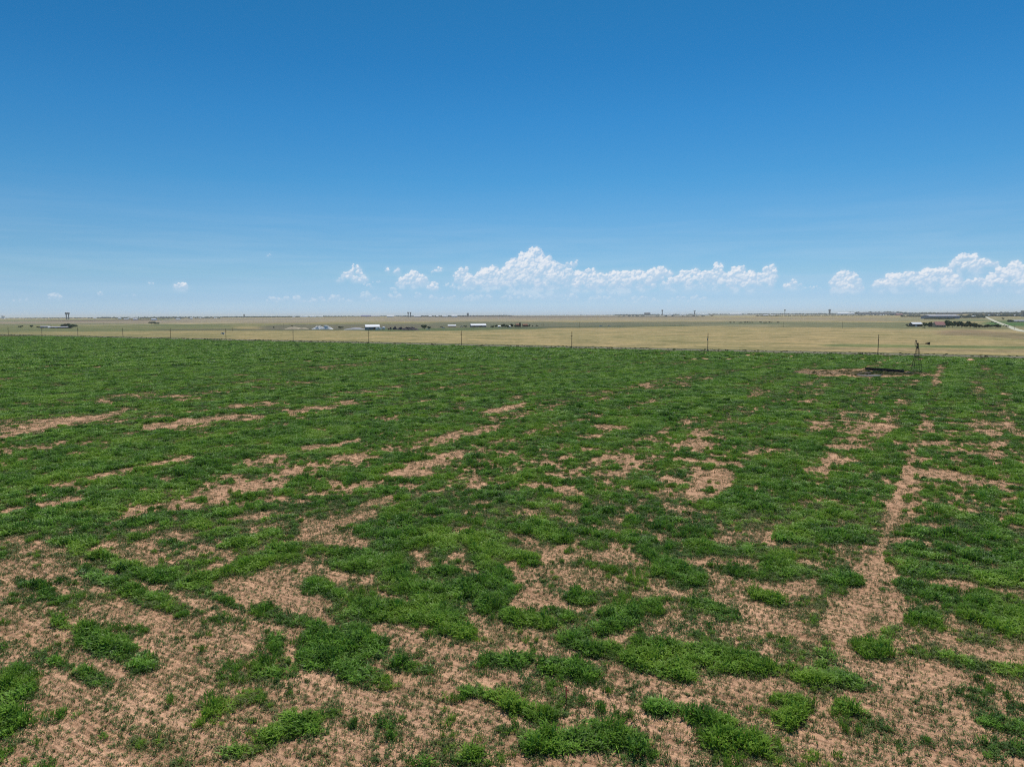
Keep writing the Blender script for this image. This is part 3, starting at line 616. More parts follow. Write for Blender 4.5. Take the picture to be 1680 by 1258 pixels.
X, Y, d = ring(0, 80, .20, .21); u_, v_ = uv(X, Y); v_ = np.round(v_ / .378) * .378 + rng.normal(0, .06, len(v_)); X, Y = xy(u_, v_); D = thickness(X, Y)
k = (D < .62) & (rng.random(len(X)) < np.clip(.42 + D * 1.3, .15, .95))
emit('S', X[k], Y[k], (.80 + 1.2 * np.clip(D[k], 0, .6)) * rng.uniform(.5, 1.5, k.sum()), (.7 + .8 * np.clip(D[k], 0, .6)) * rng.uniform(.45, 1.3, k.sum()), rng.integers(0, 4, k.sum()))
def scatter(name, label, cat, key, sources):
    A = np.concatenate(acc[key]); n = len(A)
    me = bpy.data.meshes.new(name); me.vertices.add(n); me.vertices.foreach_set('co', A[:, :3].astype(np.float32).ravel())
    s3 = np.stack([A[:, 3], A[:, 3], A[:, 4]], -1).astype(np.float32)
    a1 = me.attributes.new('psize', 'FLOAT_VECTOR', 'POINT'); a1.data.foreach_set('vector', s3.ravel())
    a2 = me.attributes.new('pkind', 'INT', 'POINT'); a2.data.foreach_set('value', A[:, 5].astype(np.int32))
    rot = np.zeros((n, 3), np.float32); rot[:, 2] = rng.random(n) * 2 * math.pi; rot[:, 0] = rng.normal(0, .08, n); rot[:, 1] = rng.normal(0, .08, n)
    a3 = me.attributes.new('pturn', 'FLOAT_VECTOR', 'POINT'); a3.data.foreach_set('vector', rot.ravel())
    me.materials.append(sources[0].data.materials[0])
    o = bpy.data.objects.new(name, me); COL.objects.link(o); tag(o, label, cat, kind='stuff')
    g = bpy.data.node_groups.new(name + '_scatter', 'GeometryNodeTree')
    g.interface.new_socket('Geometry', in_out='INPUT', socket_type='NodeSocketGeometry'); g.interface.new_socket('Geometry', in_out='OUTPUT', socket_type='NodeSocketGeometry')
    gi = g.nodes.new('NodeGroupInput'); go = g.nodes.new('NodeGroupOutput')
    iop = g.nodes.new('GeometryNodeInstanceOnPoints'); jn = g.nodes.new('GeometryNodeGeometryToInstance')
    for s_ in reversed(sources):                 # joined in reverse so that index 0 comes first
        q = g.nodes.new('GeometryNodeObjectInfo'); q.inputs['Object'].default_value = s_; q.inputs['As Instance'].default_value = False
        g.links.new(q.outputs['Geometry'], jn.inputs[0])
    def attr(nm, ty):
        q = g.nodes.new('GeometryNodeInputNamedAttribute'); q.data_type = ty; q.inputs['Name'].default_value = nm
        return [x for x in q.outputs if x.enabled][0]
    g.links.new(gi.outputs[0], iop.inputs['Points']); g.links.new(jn.outputs[0], iop.inputs['Instance'])
    iop.inputs['Pick Instance'].default_value = True
    g.links.new(attr('pkind', 'INT'), iop.inputs['Instance Index']); g.links.new(attr('psize', 'FLOAT_VECTOR'), iop.inputs['Scale'])
    g.links.new(attr('pturn', 'FLOAT_VECTOR'), iop.inputs['Rotation'])
    g.links.new(iop.outputs[0], go.inputs[0])
    md = o.modifiers.new('scatter', 'NODES'); md.node_group = g
    print(name, n); return o
scatter('crop_plants', 'dense dark green crop growing in patches across the whole field', 'crop', 'L', LUSH)
scatter('seedlings', 'small thin seedlings standing in the bare soil between the green patches', 'seedlings', 'S', SEED)
scatter('straw', 'short dry straw lying over the bare tan soil', 'straw', 'D', DRY)
# ------------------------------------------------------------------ PART2
# ------------------------------------------------------------------ along the field's edge
def on_line(x, v):                       # the spot on the line v = const seen in photo column x
    for _ in range(1):
        d = ray(x, 560); k = v / (d[0] * UV_V[0] + d[1] * UV_V[1])
    # correct for the camera's slight roll
    X, Y = d[0] * k, d[1] * k
    for _ in range(6):
        pxx, _y = proj(X, Y, 0); dx_ = (x - float(pxx)) ; d = ray(x + dx_ * .5, 560)
        u0, v0 = uv(X, Y); X2, Y2 = xy(u0 - dx_ * math.hypot(X, Y) / F * .6, v); X, Y = float(X2), float(Y2)
    return X, Y
def make_pole():
    r_ = empty('utility_pole', (0, 0, 0))
    mb = MB(); mb.bar((0, 0, -.2), (0, 0, 10.0), .19, .12, 10); mb.build('pole', M_WOOD, r_)
    mb = MB(); mb.box(-1.15, 1.15, -.16, -.04, 7.45, 7.60); mb.bar((-.7, -.1, 7.5), (0, -.13, 6.8), .02, n=4); mb.bar((.7, -.1, 7.5), (0, -.13, 6.8), .02, n=4); ca = mb.build('crossarm', M_WOOD, r_)
    for xx in (-1.0, -.35, .35, 1.0):
        mb = MB(); mb.lathe([(.02, 7.60), (.02, 7.66), (.055, 7.68), (.045, 7.74), (.05, 7.77), (.02, 7.80)], 8, (xx, -.1)); mb.build('insulator', M_CONC, ca)
    return r_
pole0 = make_pole()
poles = [(1440, 'wooden utility pole with a crossarm standing just left of the windmill'), (1161, 'wooden utility pole carrying a small grey transformer right of the middle of the field edge'),
         (938, 'wooden utility pole under the right flank of the tallest cloud'), (757, 'wooden utility pole beside the long white roofed barn'),
         (605, 'wooden utility pole in front of the slate barn with a white roof'), (481, 'wooden utility pole in front of the tan sand heap'),
         (371, 'wooden utility pole right beside the small white trailer in the pasture'), (280, 'wooden utility pole between the dark domed tree clump and the white trailer'),
         (202, 'wooden utility pole between the dark long farm shed and the dark domed tree clump'), (128, 'faint wooden utility pole right of the dark long farm shed'),
         (69, 'faint wooden utility pole left of the dark long farm shed'), (14, 'leftmost faint utility pole at the far end of the line')]
yawl = math.atan2(UV_U[1], UV_U[0]) + math.pi / 2
for i, (x, lab) in enumerate(poles):
    o = pole0 if i == 0 else copy_tree(pole0)
    X, Y = on_line(x, 377.5); o.location = (X, Y, 0); o.rotation_euler = (R(random.uniform(-1, 1)), R(random.uniform(-1, 1)), yawl); tag(o, lab, 'utility pole', 'wooden utility poles along the county road')
    if x == 1161:
        mb = MB(); mb.lathe([(.02, 5.9), (.26, 5.95), (.28, 6.0), (.28, 6.9), (.2, 7.0), (.02, 7.02)], 14, (.45, 0)); mb.build('transformer', M_GREYW, o)
def make_brace():
    r_ = empty('fence_brace', (0, 0, 0))
    for xx in (-.62, .62):
        mb = MB(); mb.bar((xx, 0, -.2), (xx, 0, 1.55), .13, .12, 8); mb.build('post', M_WOOD, r_)
    for zz in (.38, .82, 1.26):
        mb = MB(); mb.box(-.52, .52, -.05, .05, zz - .13, zz + .13); mb.build('board', M_BOARD, r_)
    return r_
br0 = make_brace()
braces = [(1618, 'brown boarded fence brace, nearest and farthest right on the field edge'), (1413, 'dark boarded fence brace just left of the pole by the windmill'), (1192, 'dark boarded fence brace right of the pole with the transformer'),
          (998, 'dark boarded fence brace right of the pole under the tallest cloud'), (849, 'dark boarded fence brace midway below the red brick farm buildings'), (709, 'dark boarded fence brace left of the pole by the long white barn'),
          (603, 'dark boarded fence brace at the foot of the pole before the slate barn'), (510, 'dark boarded fence brace below the pale gravel heaps'), (419, 'dark boarded fence brace between the white trailer and the sand heap'),
          (337, 'small dark fence brace left of the white trailer'), (277, 'small dark fence brace by the foot of the pole before the white trailer')]
for i, (x, lab) in enumerate(braces):
    o = br0 if i == 0 else copy_tree(br0)
    X, Y = on_line(x, 374.2); o.location = (X, Y, 0); o.rotation_euler = (0, 0, yawl - math.pi / 2 + R(20)); tag(o, lab, 'fence brace', 'boarded fence braces along the field edge')
fx, fy = on_line(1750, 373.6); u0 = float(uv(fx, fy)[0]); fx, fy = on_line(330, 373.6); u1 = float(uv(fx, fy)[0])
fen = empty('wire_fence', (*xy(u0, 373.6), 0)); tag(fen, 'long low barbed wire fence along the far edge of the green crop', 'fence')
fo = np.array(xy(u0, 373.6)); us = np.linspace(u0, u1, 96)
for u in us:
    p = np.array(xy(u, 373.6)) - fo; mb = MB(); mb.bar((p[0], p[1], -.1), (p[0], p[1], 1.3), .05, .045, 5); mb.build('post', M_STEEL, fen)
mb = MB(); e1 = np.array(xy(u1, 373.6)) - fo
for zz in (.4, .7, 1.0, 1.22): mb.bar((0, 0, zz), (e1[0], e1[1], zz), .008, n=4)
mb.build('wire', M_STEEL, fen)
# rank weeds along the fence
A = []; n = 5200
uu = rng.uniform(u0 - 40, u1 + 500, n); vv = 373.4 + rng.normal(0, 1.3, n) + np.where(rng.random(n) < .35, rng.uniform(5, 30, n), 0)
X, Y = xy(uu, vv); k = fbm(uu / 9, vv / 3, 3) > .42; X, Y = X[k], Y[k]
acc['W'] = [np.stack([X, Y, np.full(len(X), -.03), rng.uniform(.35, .8, len(X)), rng.uniform(.4, 1.1, len(X)), rng.integers(0, 3, len(X))], -1)]
M_WEED = leaf_mat('weed_leaf', (.035, .065, .016), (.12, .15, .045), (.16, .15, .06), trans=.2, rough=.7, spec=.1)
WEED = [src('weed', blades(90, .95, .50, .42, .14, 130 + i), M_WEED) for i in range(3)]
scatter('weeds', 'dark rank weeds growing along the fence and road verge', 'weeds', 'W', WEED)

# ------------------------------------------------------------------ windmill and stock tank
wX, wY = pg(1503.5, 609.5)
wm = empty('windmill', (wX, wY, 0), R(-12)); tag(wm, 'old steel water pumping windmill on a four legged lattice tower with dark tail', 'windmill')
TH, B0, B1 = 9.2, 1.35, .17
def leg_at(sx_, sy_, z): k = B0 + (B1 - B0) * z / TH; return (sx_ * k, sy_ * k, z)
cs = [(-1, -1), (1, -1), (1, 1), (-1, 1)]
for a_, b_ in cs:
    mb = MB(); mb.bar(leg_at(a_, b_, -.1), leg_at(a_, b_, TH), .075, .06, 5); mb.build('leg', M_DARK, wm)
mb = MB(); zs = [.0, 2.1, 4.0, 5.6, 7.0, 8.1, TH]
for z0, z1 in zip(zs[:-1], zs[1:]):
    for i in range(4):
        p, q = cs[i], cs[(i + 1) % 4]
        mb.bar(leg_at(*p, z1), leg_at(*q, z1), .03, n=4); mb.bar(leg_at(*p, z0), leg_at(*q, z1), .014, n=3); mb.bar(leg_at(*q, z0), leg_at(*p, z1), .014, n=3)
mb.build('bracing', M_STEEL, wm)
mb = MB(); mb.box(-.42, .42, -.42, .42, 7.95, 8.03); mb.box(-.2, .2, -.2, .2, 8.03, 8.75); mb.build('platform', M_DARK, wm)
mb = MB(); mb.bar((0, 0, 0), (0, 0, TH), .03, n=5); mb.build('pump_rod', M_STEEL, wm)
mb = MB(); mb.box(-.22, .22, -.14, .14, 9.2, 9.85); mb.bar((-.55, 0, 9.6), (.3, 0, 9.6), .09, n=8); mb.build('gearbox', M_DARK, wm)
wh = MB(); r0_, r1_ = .35, 1.22
for ring_r in (.42, 1.1):
    pts = [(-.62, ring_r * math.cos(t_), 9.6 + ring_r * math.sin(t_)) for t_ in np.linspace(0, 2 * math.pi, 25)]
    for a_, b_ in zip(pts[:-1], pts[1:]): wh.bar(a_, b_, .012, n=3)
wheel = wh.build('wheel', M_STEEL, wm)
for i in range(16):
    if i in (1, 2, 6, 9, 10, 13): continue            # several blades are gone
    a_ = 2 * math.pi * i / 16; b_ = a_ + .26; mb = MB()
    c_ = lambda r, t_, xo: (-.62 + xo, r * math.cos(t_), 9.6 + r * math.sin(t_))
    mb.add([c_(r0_, a_, -.03), c_(r0_, b_, .05), c_(r1_, b_, .10), c_(r1_, a_, -.08), c_(r0_, a_, -.015), c_(r0_, b_, .065), c_(r1_, b_, .115), c_(r1_, a_, -.065)], [(0, 1, 2, 3), (7, 6, 5, 4), (0, 4, 5, 1), (1, 5, 6, 2), (2, 6, 7, 3), (3, 7, 4, 0)])
    mb.build('blade', M_STEEL, wheel)
tl = MB(); tl.bar((.2, 0, 9.62), (3.4, 0, 9.62), .035, n=5); tl.bar((.2, 0, 9.3), (3.1, 0, 9.5), .02, n=4); tail = tl.build('tail_arm', M_DARK, wm)
mb = MB(); mb.add([(2.25, -.02, 9.52), (3.75, -.02, 9.12), (3.85, -.02, 10.12), (2.25, -.02, 9.74), (2.25, .02, 9.52), (3.75, .02, 9.12), (3.85, .02, 10.12), (2.25, .02, 9.74)], [(0, 1, 2, 3), (7, 6, 5, 4), (0, 4, 5, 1), (1, 5, 6, 2), (2, 6, 7, 3), (3, 7, 4, 0)])
mb.build('vane', M_DARK, tail)
a_, b_ = pg(1421, 607.0), pg(1481.5, 611.3)
cx_, cy_ = (a_[0] + b_[0]) / 2, (a_[1] + b_[1]) / 2; ln_ = math.hypot(b_[0] - a_[0], b_[1] - a_[1]); yw = math.atan2(b_[1] - a_[1], b_[0] - a_[0])
tk = empty('stock_tank', (cx_, cy_, 0), yw); tag(tk, 'long dark steel stock tank lying beside the windmill', 'stock tank')
mb = MB(); h2 = ln_ / 2
mb.box(-h2, h2, -.6, -.55, .12, .92); mb.box(-h2, h2, .55, .6, .12, .92); mb.box(-h2, -h2 + .05, -.55, .55, .12, .92); mb.box(h2 - .05, h2, -.55, .55, .12, .92); mb.box(-h2 + .05, h2 - .05, -.55, .55, .12, .17)
mb.build('basin', M_DARK, tk)
mb = MB()
for sy_ in (-.64, .64): mb.bar((-h2, sy_, .92), (h2, sy_, .92), .045, n=6)
mb.build('rim', M_DARK, tk)
for q in np.linspace(-h2 + .3, h2 - .3, 6):
    mb = MB(); mb.box(q - .08, q + .08, -.5, .5, -.08, .115); mb.build('support', M_WOOD, tk)
mb = MB(); mb.box(-h2 + .06, h2 - .06, -.54, .54, .60, .62); mb.build('water', M_WATER, tk)
# pump head, tyre and rubble about its foot
def lump(r, seed, flat=.7, n=2):
    bm = bmesh.new(); bmesh.ops.create_icosphere(bm, subdivisions=n, radius=r); rr = random.Random(seed); o3 = (rr.random() * 50, rr.random() * 50)
    for v in bm.verts:
        k = .7 + .6 * float(vnoise(v.co.x / r * 1.3 + o3[0], v.co.y / r * 1.3 + v.co.z / r * 2 + o3[1])); v.co *= k; v.co.z = v.co.z * flat + r * .25
    vs_ = [tuple(v.co) for v in bm.verts]; fs_ = [tuple(x.index for x in f.verts) for f in bm.faces]; bm.free(); return vs_, fs_
rub = [(1489.5, 613, .85, 'large dark boulder left of the windmill foot'), (1492.5, 611.5, .6, 'dark boulder touching the left windmill leg'), (1497, 613.5, .55, 'small dark boulder in front of the windmill foot'),
       (1502, 609, 1.0, 'broad black boulder between the legs of the windmill'), (1506.5, 608.8, .7, 'black boulder behind the broad one under the windmill'), (1414, 613.4, .7, 'dark rock at the left rim of the muddy pond'),
       (1424, 613.6, .9, 'broad dark rock on the far rim of the muddy pond'), (1409, 614.5, .5, 'small dark rock left of the muddy pond'), (1446, 614.8, .5, 'small dark rock right of the muddy pond'),
       (1459, 613.5, .55, 'dark rock in front of the stock tank')]
for i, (x, y, r_, lab) in enumerate(rub):
    mb = MB(); mb.add(*lump(r_, i)); o = mb.build('boulder', M_ROCK); X, Y = pg(x, y); o.location = (X, Y, -.05); o.rotation_euler = (0, 0, i * 1.3); o.scale = (1.3, 1, .8); tag(o, lab, 'boulder', 'dark boulders about the windmill pond')
acc['P'] = []
wX2, wY2 = pg(1435, 612); n = 420; q = rng.normal(0, 1, (n, 2)); X = wX2 + q[:, 0] * 8; Y = wY2 + q[:, 1] * 5.5
k = (np.hypot((X - wX2) / 23, (Y - wY2) / 13) < 1) & (fbm(X / 3, Y / 3, 2) > .47)
acc['P'].append(np.stack([X[k], Y[k], np.full(k.sum(), 0.0), rng.uniform(.25, .7, k.sum()), rng.uniform(.3, 1.1, k.sum()), rng.integers(0, 3, k.sum())], -1))
scatter('pond_weeds', 'low dark weeds dotted over the bare pond bed beside the windmill', 'weeds', 'P', WEED)
# survey stake
sX, sY = pg(929, 1160); st = empty('survey_stake', (sX, sY, 0)); tag(st, 'thin orange red survey stake standing in the sparse foreground crop', 'stake')
mb = MB(); mb.box(-.022, .022, -.022, .022, -.1, .52); mb.build('shaft', M_DARK, st)
mb = MB(); mb.box(-.034, .034, -.034, .034, .521, 1.15); mb.build('painted_top', M_ORANGE, st)
mb = MB(); mb.add([(.025, 0, .98), (.13, .02, .94), (.15, .01, .86), (.026, 0, .88), (.025, .006, .98), (.13, .026, .94), (.15, .016, .86), (.026, .006, .88)], [(0, 1, 2, 3), (7, 6, 5, 4), (0, 4, 5, 1), (1, 5, 6, 2), (2, 6, 7, 3), (3, 7, 4, 0)]); mb.build('flagging', M_ORANGE, st)

# ------------------------------------------------------------------ trees
def crown_mesh(seed, nleaf=900, leaf=.045, core=True, base=.12):
    r_ = np.random.default_rng(seed); V = []; Q = []
    nl = 9; cen = [(r_.normal(0, .20), r_.normal(0, .20), r_.uniform(.38, .78)) for _ in range(nl)]; rad = r_.uniform(.16, .28, nl)
    for i in range(nleaf):
        j = r_.integers(nl); d = r_.normal(0, 1, 3); d /= np.linalg.norm(d); rr = rad[j] * r_.uniform(.55, 1.08)
        p = np.array(cen[j]) + d * rr; p[2] = max(base, p[2]); a = r_.normal(0, 1, 3); a /= np.linalg.norm(a); b_ = np.cross(a, r_.normal(0, 1, 3)); b_ /= np.linalg.norm(b_); l_ = leaf * r_.uniform(.6, 1.4); o = len(V)
        V += [p - a * l_ - b_ * l_ * .5, p + a * l_ - b_ * l_ * .6, p + a * l_ * .9 + b_ * l_ * .6, p - a * l_ * .8 + b_ * l_ * .5]; Q.append((o, o + 1, o + 2, o + 3))
    mb = MB(); mb.add(V, Q)
    if core:
        for c_, r2 in zip(cen, rad):
            vs_, fs_ = lump(float(r2) * .82, int(r_.integers(999)), 1.0, 1); mb.add([(v[0] + c_[0], v[1] + c_[1], v[2] + c_[2] - r2 * .2) for v in vs_], fs_)
    return mb
def make_tree(seed, mat, nleaf=900):
    r_ = empty('tree', (0, 0, 0)); crown_mesh(seed, nleaf).build('crown', mat, r_)
    mb = MB(); rr = random.Random(seed); mb.bar((0, 0, -.03), (.01, 0, .34), .035, .024, 7)
    for _ in range(5):
        a = rr.random() * 6.28; mb.bar((.01, 0, rr.uniform(.22, .34)), (.2 * math.cos(a), .2 * math.sin(a), rr.uniform(.45, .65)), .016, .006, 5)
    mb.build('trunk', M_BARK, r_); return r_
protos = [make_tree(200 + i, M_TREE) for i in range(4)]
used_p = set()
def tree(x, yb, wpx, hpx, lab, name='tree', cat='tree', group=None, k=None, dist=None):
    k = random.randrange(4) if k is None else k
    if k in used_p: o = copy_tree(protos[k])
    else: o = protos[k]; used_p.add(k)
    if dist: X, Y, Z = at(x, dist); D_ = dist
    else: X, Y = pg(x, yb); Z = 0; D_ = math.hypot(X, Y)
    s_ = D_ / F * 1.02; o.name = name; o.location = (X, Y, Z); o.scale = (wpx * s_ * 1.12, wpx * s_ * 1.0, hpx * s_); o.rotation_euler = (0, 0, random.random() * 6.28); tag(o, lab, cat, group); return o
g1 = 'trees of the left farm'
tree(34, 538, 5, 3.2, 'small round bush standing farthest left in the far pasture', 'bush', 'bush'); tree(52, 537.5, 3.6, 3.6, 'small upright bush right of the farthest left one', 'bush', 'bush')
tree(63, 538.5, 4, 2.6, 'low bush at the left end of the pale hooped shed', 'bush', 'bush')
tree(108, 538.2, 11, 6.5, 'left one of two dark trees at the end of the long farm shed', group=g1); tree(117, 538.5, 11, 6, 'right one of two dark trees at the end of the long farm shed', group=g1)
tree(249, 531.6, 8, 3.6, 'left half of the dark domed tree clump in the left pasture'); tree(256, 531.8, 9, 3.2, 'right half of the dark domed tree clump in the left pasture')
tree(481, 538.6, 6, 4.4, 'dark bush on the tan sand heap', 'bush', 'bush'); tree(527.5, 535.2, 3, 2, 'tiny dark bush behind the pale gravel heap', 'bush', 'bush')
tree(449, 539, 2.2, 3.2, 'tiny dark bush far left of the sand heap', 'bush', 'bush'); tree(558.5, 539.4, 7, 4, 'dark bush between the pale gravel heap and the grey gravel heap', 'bush', 'bush')
tree(696.5, 540, 9, 7.5, 'green tree right of the scrap heaps'); tree(704, 540, 6, 5, 'smaller green tree behind the one by the scrap heaps')
for x, yb, w_, h_, lab in [(764, 537, 6, 3, 'dark bush left of the long white roofed barn'), (808, 537.5, 7, 3.4, 'dark tree just right of the long white roofed barn'), (814, 537, 4, 4.6, 'narrow dark tree left of the tiny white shed'),
                           (825, 537.5, 7, 6.2, 'tall dark tree right of the tiny white shed'), (832, 537.5, 6, 5, 'dark tree between two tiny white sheds'), (840, 537, 5.5, 6, 'dark tree left of the red brick building'),
                           (845.5, 537, 4, 4, 'low dark tree touching the red brick building'), (853.5, 536.4, 2.6, 8, 'tall thin dark tree rising between the red brick buildings'), (868, 536.2, 4, 4, 'dark bush at the right end of the red brick buildings'),
                           (874, 535.8, 2.6, 2, 'small brown bush right of the red brick buildings'), (881, 535.5, 4.5, 2.4, 'last low bush right of the red brick buildings')]:
    tree(x, yb, w_, h_, lab, 'bush' if 'bush' in lab else 'tree', 'bush' if 'bush' in lab else 'tree', 'trees of the middle farm')
for x, yb, w_, h_, lab in [(1488, 534, 4, 2.4, 'small dark bush farthest left of the right farm'), (1490.5, 536.5, 5, 2.4, 'low dark bush in front of the farthest left one at the right farm'), (1516, 536.6, 6, 7, 'dark tree touching the white roofed shed of the right farm'),
                           (1524.5, 536.2, 7.5, 7.6, 'broad dark tree between the shed and the pink roofed house'), (1530, 536.3, 6, 5, 'low tree before the left gable of the pink roofed house'), (1516, 538.3, 3, 1.6, 'tiny dark bush in front of the right farm'),
                           (1555, 537.4, 10, 10.6, 'tall dark tree at the right side of the pink roofed house'), (1562.5, 537.5, 8, 7, 'lower tree right of the tall one by the pink roofed house'), (1570, 537.4, 9, 9, 'left half of the broad domed trees right of the pink roofed house'),
                           (1578, 537.4, 10, 9.4, 'right half of the broad domed trees right of the pink roofed house'), (1585, 537.5, 6, 6.6, 'small tree between the domed trees and the mottled tree'), (1591.5, 538, 9, 10, 'mottled tree with pale flecks at the left end of the hedge'),
                           (1598, 538, 6, 7, 'tree joining the mottled tree to the hedge')]:
    tree(x, yb, w_, h_, lab, 'bush' if 'bush' in lab else 'tree', 'bush' if 'bush' in lab else 'tree', 'trees of the right farm')
for i, x in enumerate(np.linspace(1602, 1638, 9)):
    tree(x, 537.8 - .25 * (i > 5), 6.5, 4.2 + .9 * math.sin(i * 2.1), ['leftmost', 'second', 'third', 'fourth', 'fifth', 'sixth', 'seventh', 'eighth', 'ninth'][i] + ' dark shrub from the left in the long low hedge by the country road', 'shrub', 'shrub', 'hedge shrubs beside the country road')
tree(1645.5, 524.6, 3.4, 3, 'lone round tree in the field right of the country road'); tree(1655, 528.5, 5, 3.4, 'left one of two dark trees beside the long pale roof'); tree(1659.5, 528.5, 4.5, 3, 'right one of two dark trees beside the long pale roof')
for x, wd_ in ((1628, 'leftmost'), (1633, 'second'), (1647, 'third'), (1651, 'fourth'), (1653.5, 'rightmost')): tree(x, np.interp(x, [1628, 1653], [529.5, 536.6]), 2.6, 1.8, wd_ + ' small dark bush from the left in the ditch of the pale country road', 'bush', 'bush', 'bushes in the ditch of the country road')
tree(825, 520.4, 1.8, 2.0, 'tiny dark bush alone on the brown far field', 'bush', 'bush')
_n = ['leftmost', 'second', 'third', 'fourth', 'fifth', 'sixth', 'seventh', 'eighth', 'ninth', 'tenth', 'eleventh', 'twelfth', 'thirteenth', 'fourteenth', 'fifteenth']
for i, x in enumerate((1199, 1204.5, 1214, 1216.5, 1222, 1226, 1231, 1234, 1248, 1254, 1258, 1262, 1266, 1276)):
    tree(x + random.uniform(-.6, .6), 529.8, random.uniform(2.2, 4), random.uniform(1.3, 2.4), _n[i] + ' tree from the left in the dotted row across the grey green field', group='dotted row of small trees in the far field')
for i, x in enumerate((1016, 1022, 1031, 1040, 1045, 1053, 1078, 1092, 1104, 1119, 1128, 1139, 1146, 1152, 1168)):
    tree(x + random.uniform(-2, 2), 0, random.uniform(3, 6), random.uniform(1.6, 2.6), _n[i] + ' dark tree from the left in the loose row below the far right town', group='loose tree row below the far right town', dist=5200 + random.uniform(-300, 300))
# treelines and town trees near the horizon, which read as one mass
rows_ = [('distant_trees', 'thin dark tree line along the horizon at the far left', [(-80, 165, 8800, 8, 1.6), (40, 165, 7600, 6, 4)]),
         ('distant_trees', 'dark bluish trees of the town on the left horizon', [(155, 490, 7600, 13, 1.1), (190, 360, 6300, 9, 2.4), (360, 490, 8200, 12, 1.1)]),
         ('distant_trees', 'dark trees of the town on the middle left horizon', [(480, 610, 7900, 13, 1.2), (600, 840, 8300, 12, 1.3), (690, 770, 6700, 8, 3)]),
         ('distant_trees', 'very thin tree line along the middle horizon', [(820, 1030, 11500, 9, 2.6)]),
         ('distant_trees', 'bluish dark trees of the large town on the right horizon', [(1010, 1500, 8800, 14, 1.1), (1240, 1510, 5600, 7, 1.9), (1395, 1485, 8000, 26, 1.0), (1480, 1760, 7600, 17, 1.0)]),
         ('distant_trees', 'dark tree belt around the big lilac grey warehouse', [(1518, 1566, 2720, 5, 1.5), (1560, 1616, 3300, 7, 1.5), (1480, 1530, 4200, 8, 1.6), (1565, 1760, 4300, 9, 1.5), (1590, 1760, 5400, 10, 1.2)])]
for nm, lab, segs in rows_:
    mb = MB()
    for x0, x1, dd_, hh, step in segs:
        x = x0
        while x < x1:
            if random.random() < .82:
                X, Y, Z = at(x, dd_ * random.uniform(.965, 1.035)); s_ = hh * random.uniform(.6, 1.35); wdd = s_ * random.uniform(.8, 1.7); vs_, fs_ = lump(1, random.randrange(9999), 1.0, 1)
                mb.add([(X + v[0] * wdd * .6, Y + v[1] * wdd * .6, Z + (v[2] + .3) * s_ * .5) for v in vs_], fs_)
            x += step * random.uniform(.25, .95)
    tag(mb.build(nm, M_TREE_FAR), lab, 'trees', kind='stuff')

# ------------------------------------------------------------------ buildings
def shed(name, lab, cat, loc, yaw, wd, dp, hw, hr, wall, roof, doors=(), windows=(), ridge='x', group=None, hoop=False):
    r_ = empty(name, loc, yaw); tag(r_, lab, cat, group); a, b_ = wd / 2, dp / 2
    mb = MB(); e = .02
    if ridge == 'x': mb.add([(-a, -b_, -.3), (a, -b_, -.3), (a, b_, -.3), (-a, b_, -.3), (-a, -b_, hw), (a, -b_, hw), (a, b_, hw), (-a, b_, hw), (-a, 0, hr), (a, 0, hr)], [(0, 1, 5, 4), (1, 2, 6, 9, 5), (2, 3, 7, 6), (3, 0, 4, 8, 7), (0, 3, 2, 1)])
    else: mb.add([(-a, -b_, -.3), (a, -b_, -.3), (a, b_, -.3), (-a, b_, -.3), (-a, -b_, hw), (a, -b_, hw), (a, b_, hw), (-a, b_, hw), (0, -b_, hr), (0, b_, hr)], [(0, 1, 5, 8, 4), (1, 2, 6, 5), (2, 3, 7, 9, 6), (3, 0, 4, 7), (0, 3, 2, 1)])
    mb.build('wall', wall, r_)
    mb = MB(); o_ = max(.25, wd * .012); t_ = .18
    def slab(p0, p1, p2, p3):
        P = [Vector(p) for p in (p0, p1, p2, p3)]; n_ = (P[1] - P[0]).cross(P[3] - P[0]).normalized(); n_ = n_ if n_.z > 0 else -n_
        mb.add([p + n_ * .01 for p in P] + [p + n_ * (.01 + t_) for p in P], [(3, 2, 1, 0), (4, 5, 6, 7), (0, 1, 5, 4), (1, 2, 6, 5), (2, 3, 7, 6), (3, 0, 4, 7)])
    if hoop:
        pts = [(-b_ * math.cos(t), hw + (hr - hw) * math.sin(t)) for t in np.linspace(0, math.pi, 9)]
        for (ya, za), (yb, zb) in zip(pts[:-1], pts[1:]): slab((-a, ya, za + .3), (a, ya, za + .3), (a, yb, zb + .3), (-a, yb, zb + .3))
    elif ridge == 'x':
        k = (hr - hw) / b_ * o_
        slab((-a - o_, -b_ - o_, hw - k), (a + o_, -b_ - o_, hw - k), (a + o_, 0, hr), (-a - o_, 0, hr)); slab((-a - o_, b_ + o_, hw - k), (a + o_, b_ + o_, hw - k), (a + o_, 0, hr), (-a - o_, 0, hr))
    else:
        k = (hr - hw) / a * o_
        slab((-a - o_, -b_ - o_, hw - k), (-a - o_, b_ + o_, hw - k), (0, b_ + o_, hr), (0, -b_ - o_, hr)); slab((a + o_, -b_ - o_, hw - k), (a + o_, b_ + o_, hw - k), (0, b_ + o_, hr), (0, -b_ - o_, hr))
    mb.build('roof', roof, r_)
    for (side, c_, w_, h0, h1, mt) in doors:
        mb = MB()
        if side == 'f': mb.box(c_ - w_ / 2, c_ + w_ / 2, -b_ - .08, -b_ - .01, h0, h1)
        else: mb.box(a + .01, a + .08, c_ - w_ / 2, c_ + w_ / 2, h0, h1)
        mb.build('door', mt, r_)
    for (side, c_, w_, h0, h1) in windows:
        mb = MB()
        if side == 'f': mb.box(c_ - w_ / 2, c_ + w_ / 2, -b_ - .06, -b_ - .01, h0, h1)
        else: mb.box(a + .01, a + .06, c_ - w_ / 2, c_ + w_ / 2, h0, h1)
        mb.build('window', M_GLASS, r_)
    return r_
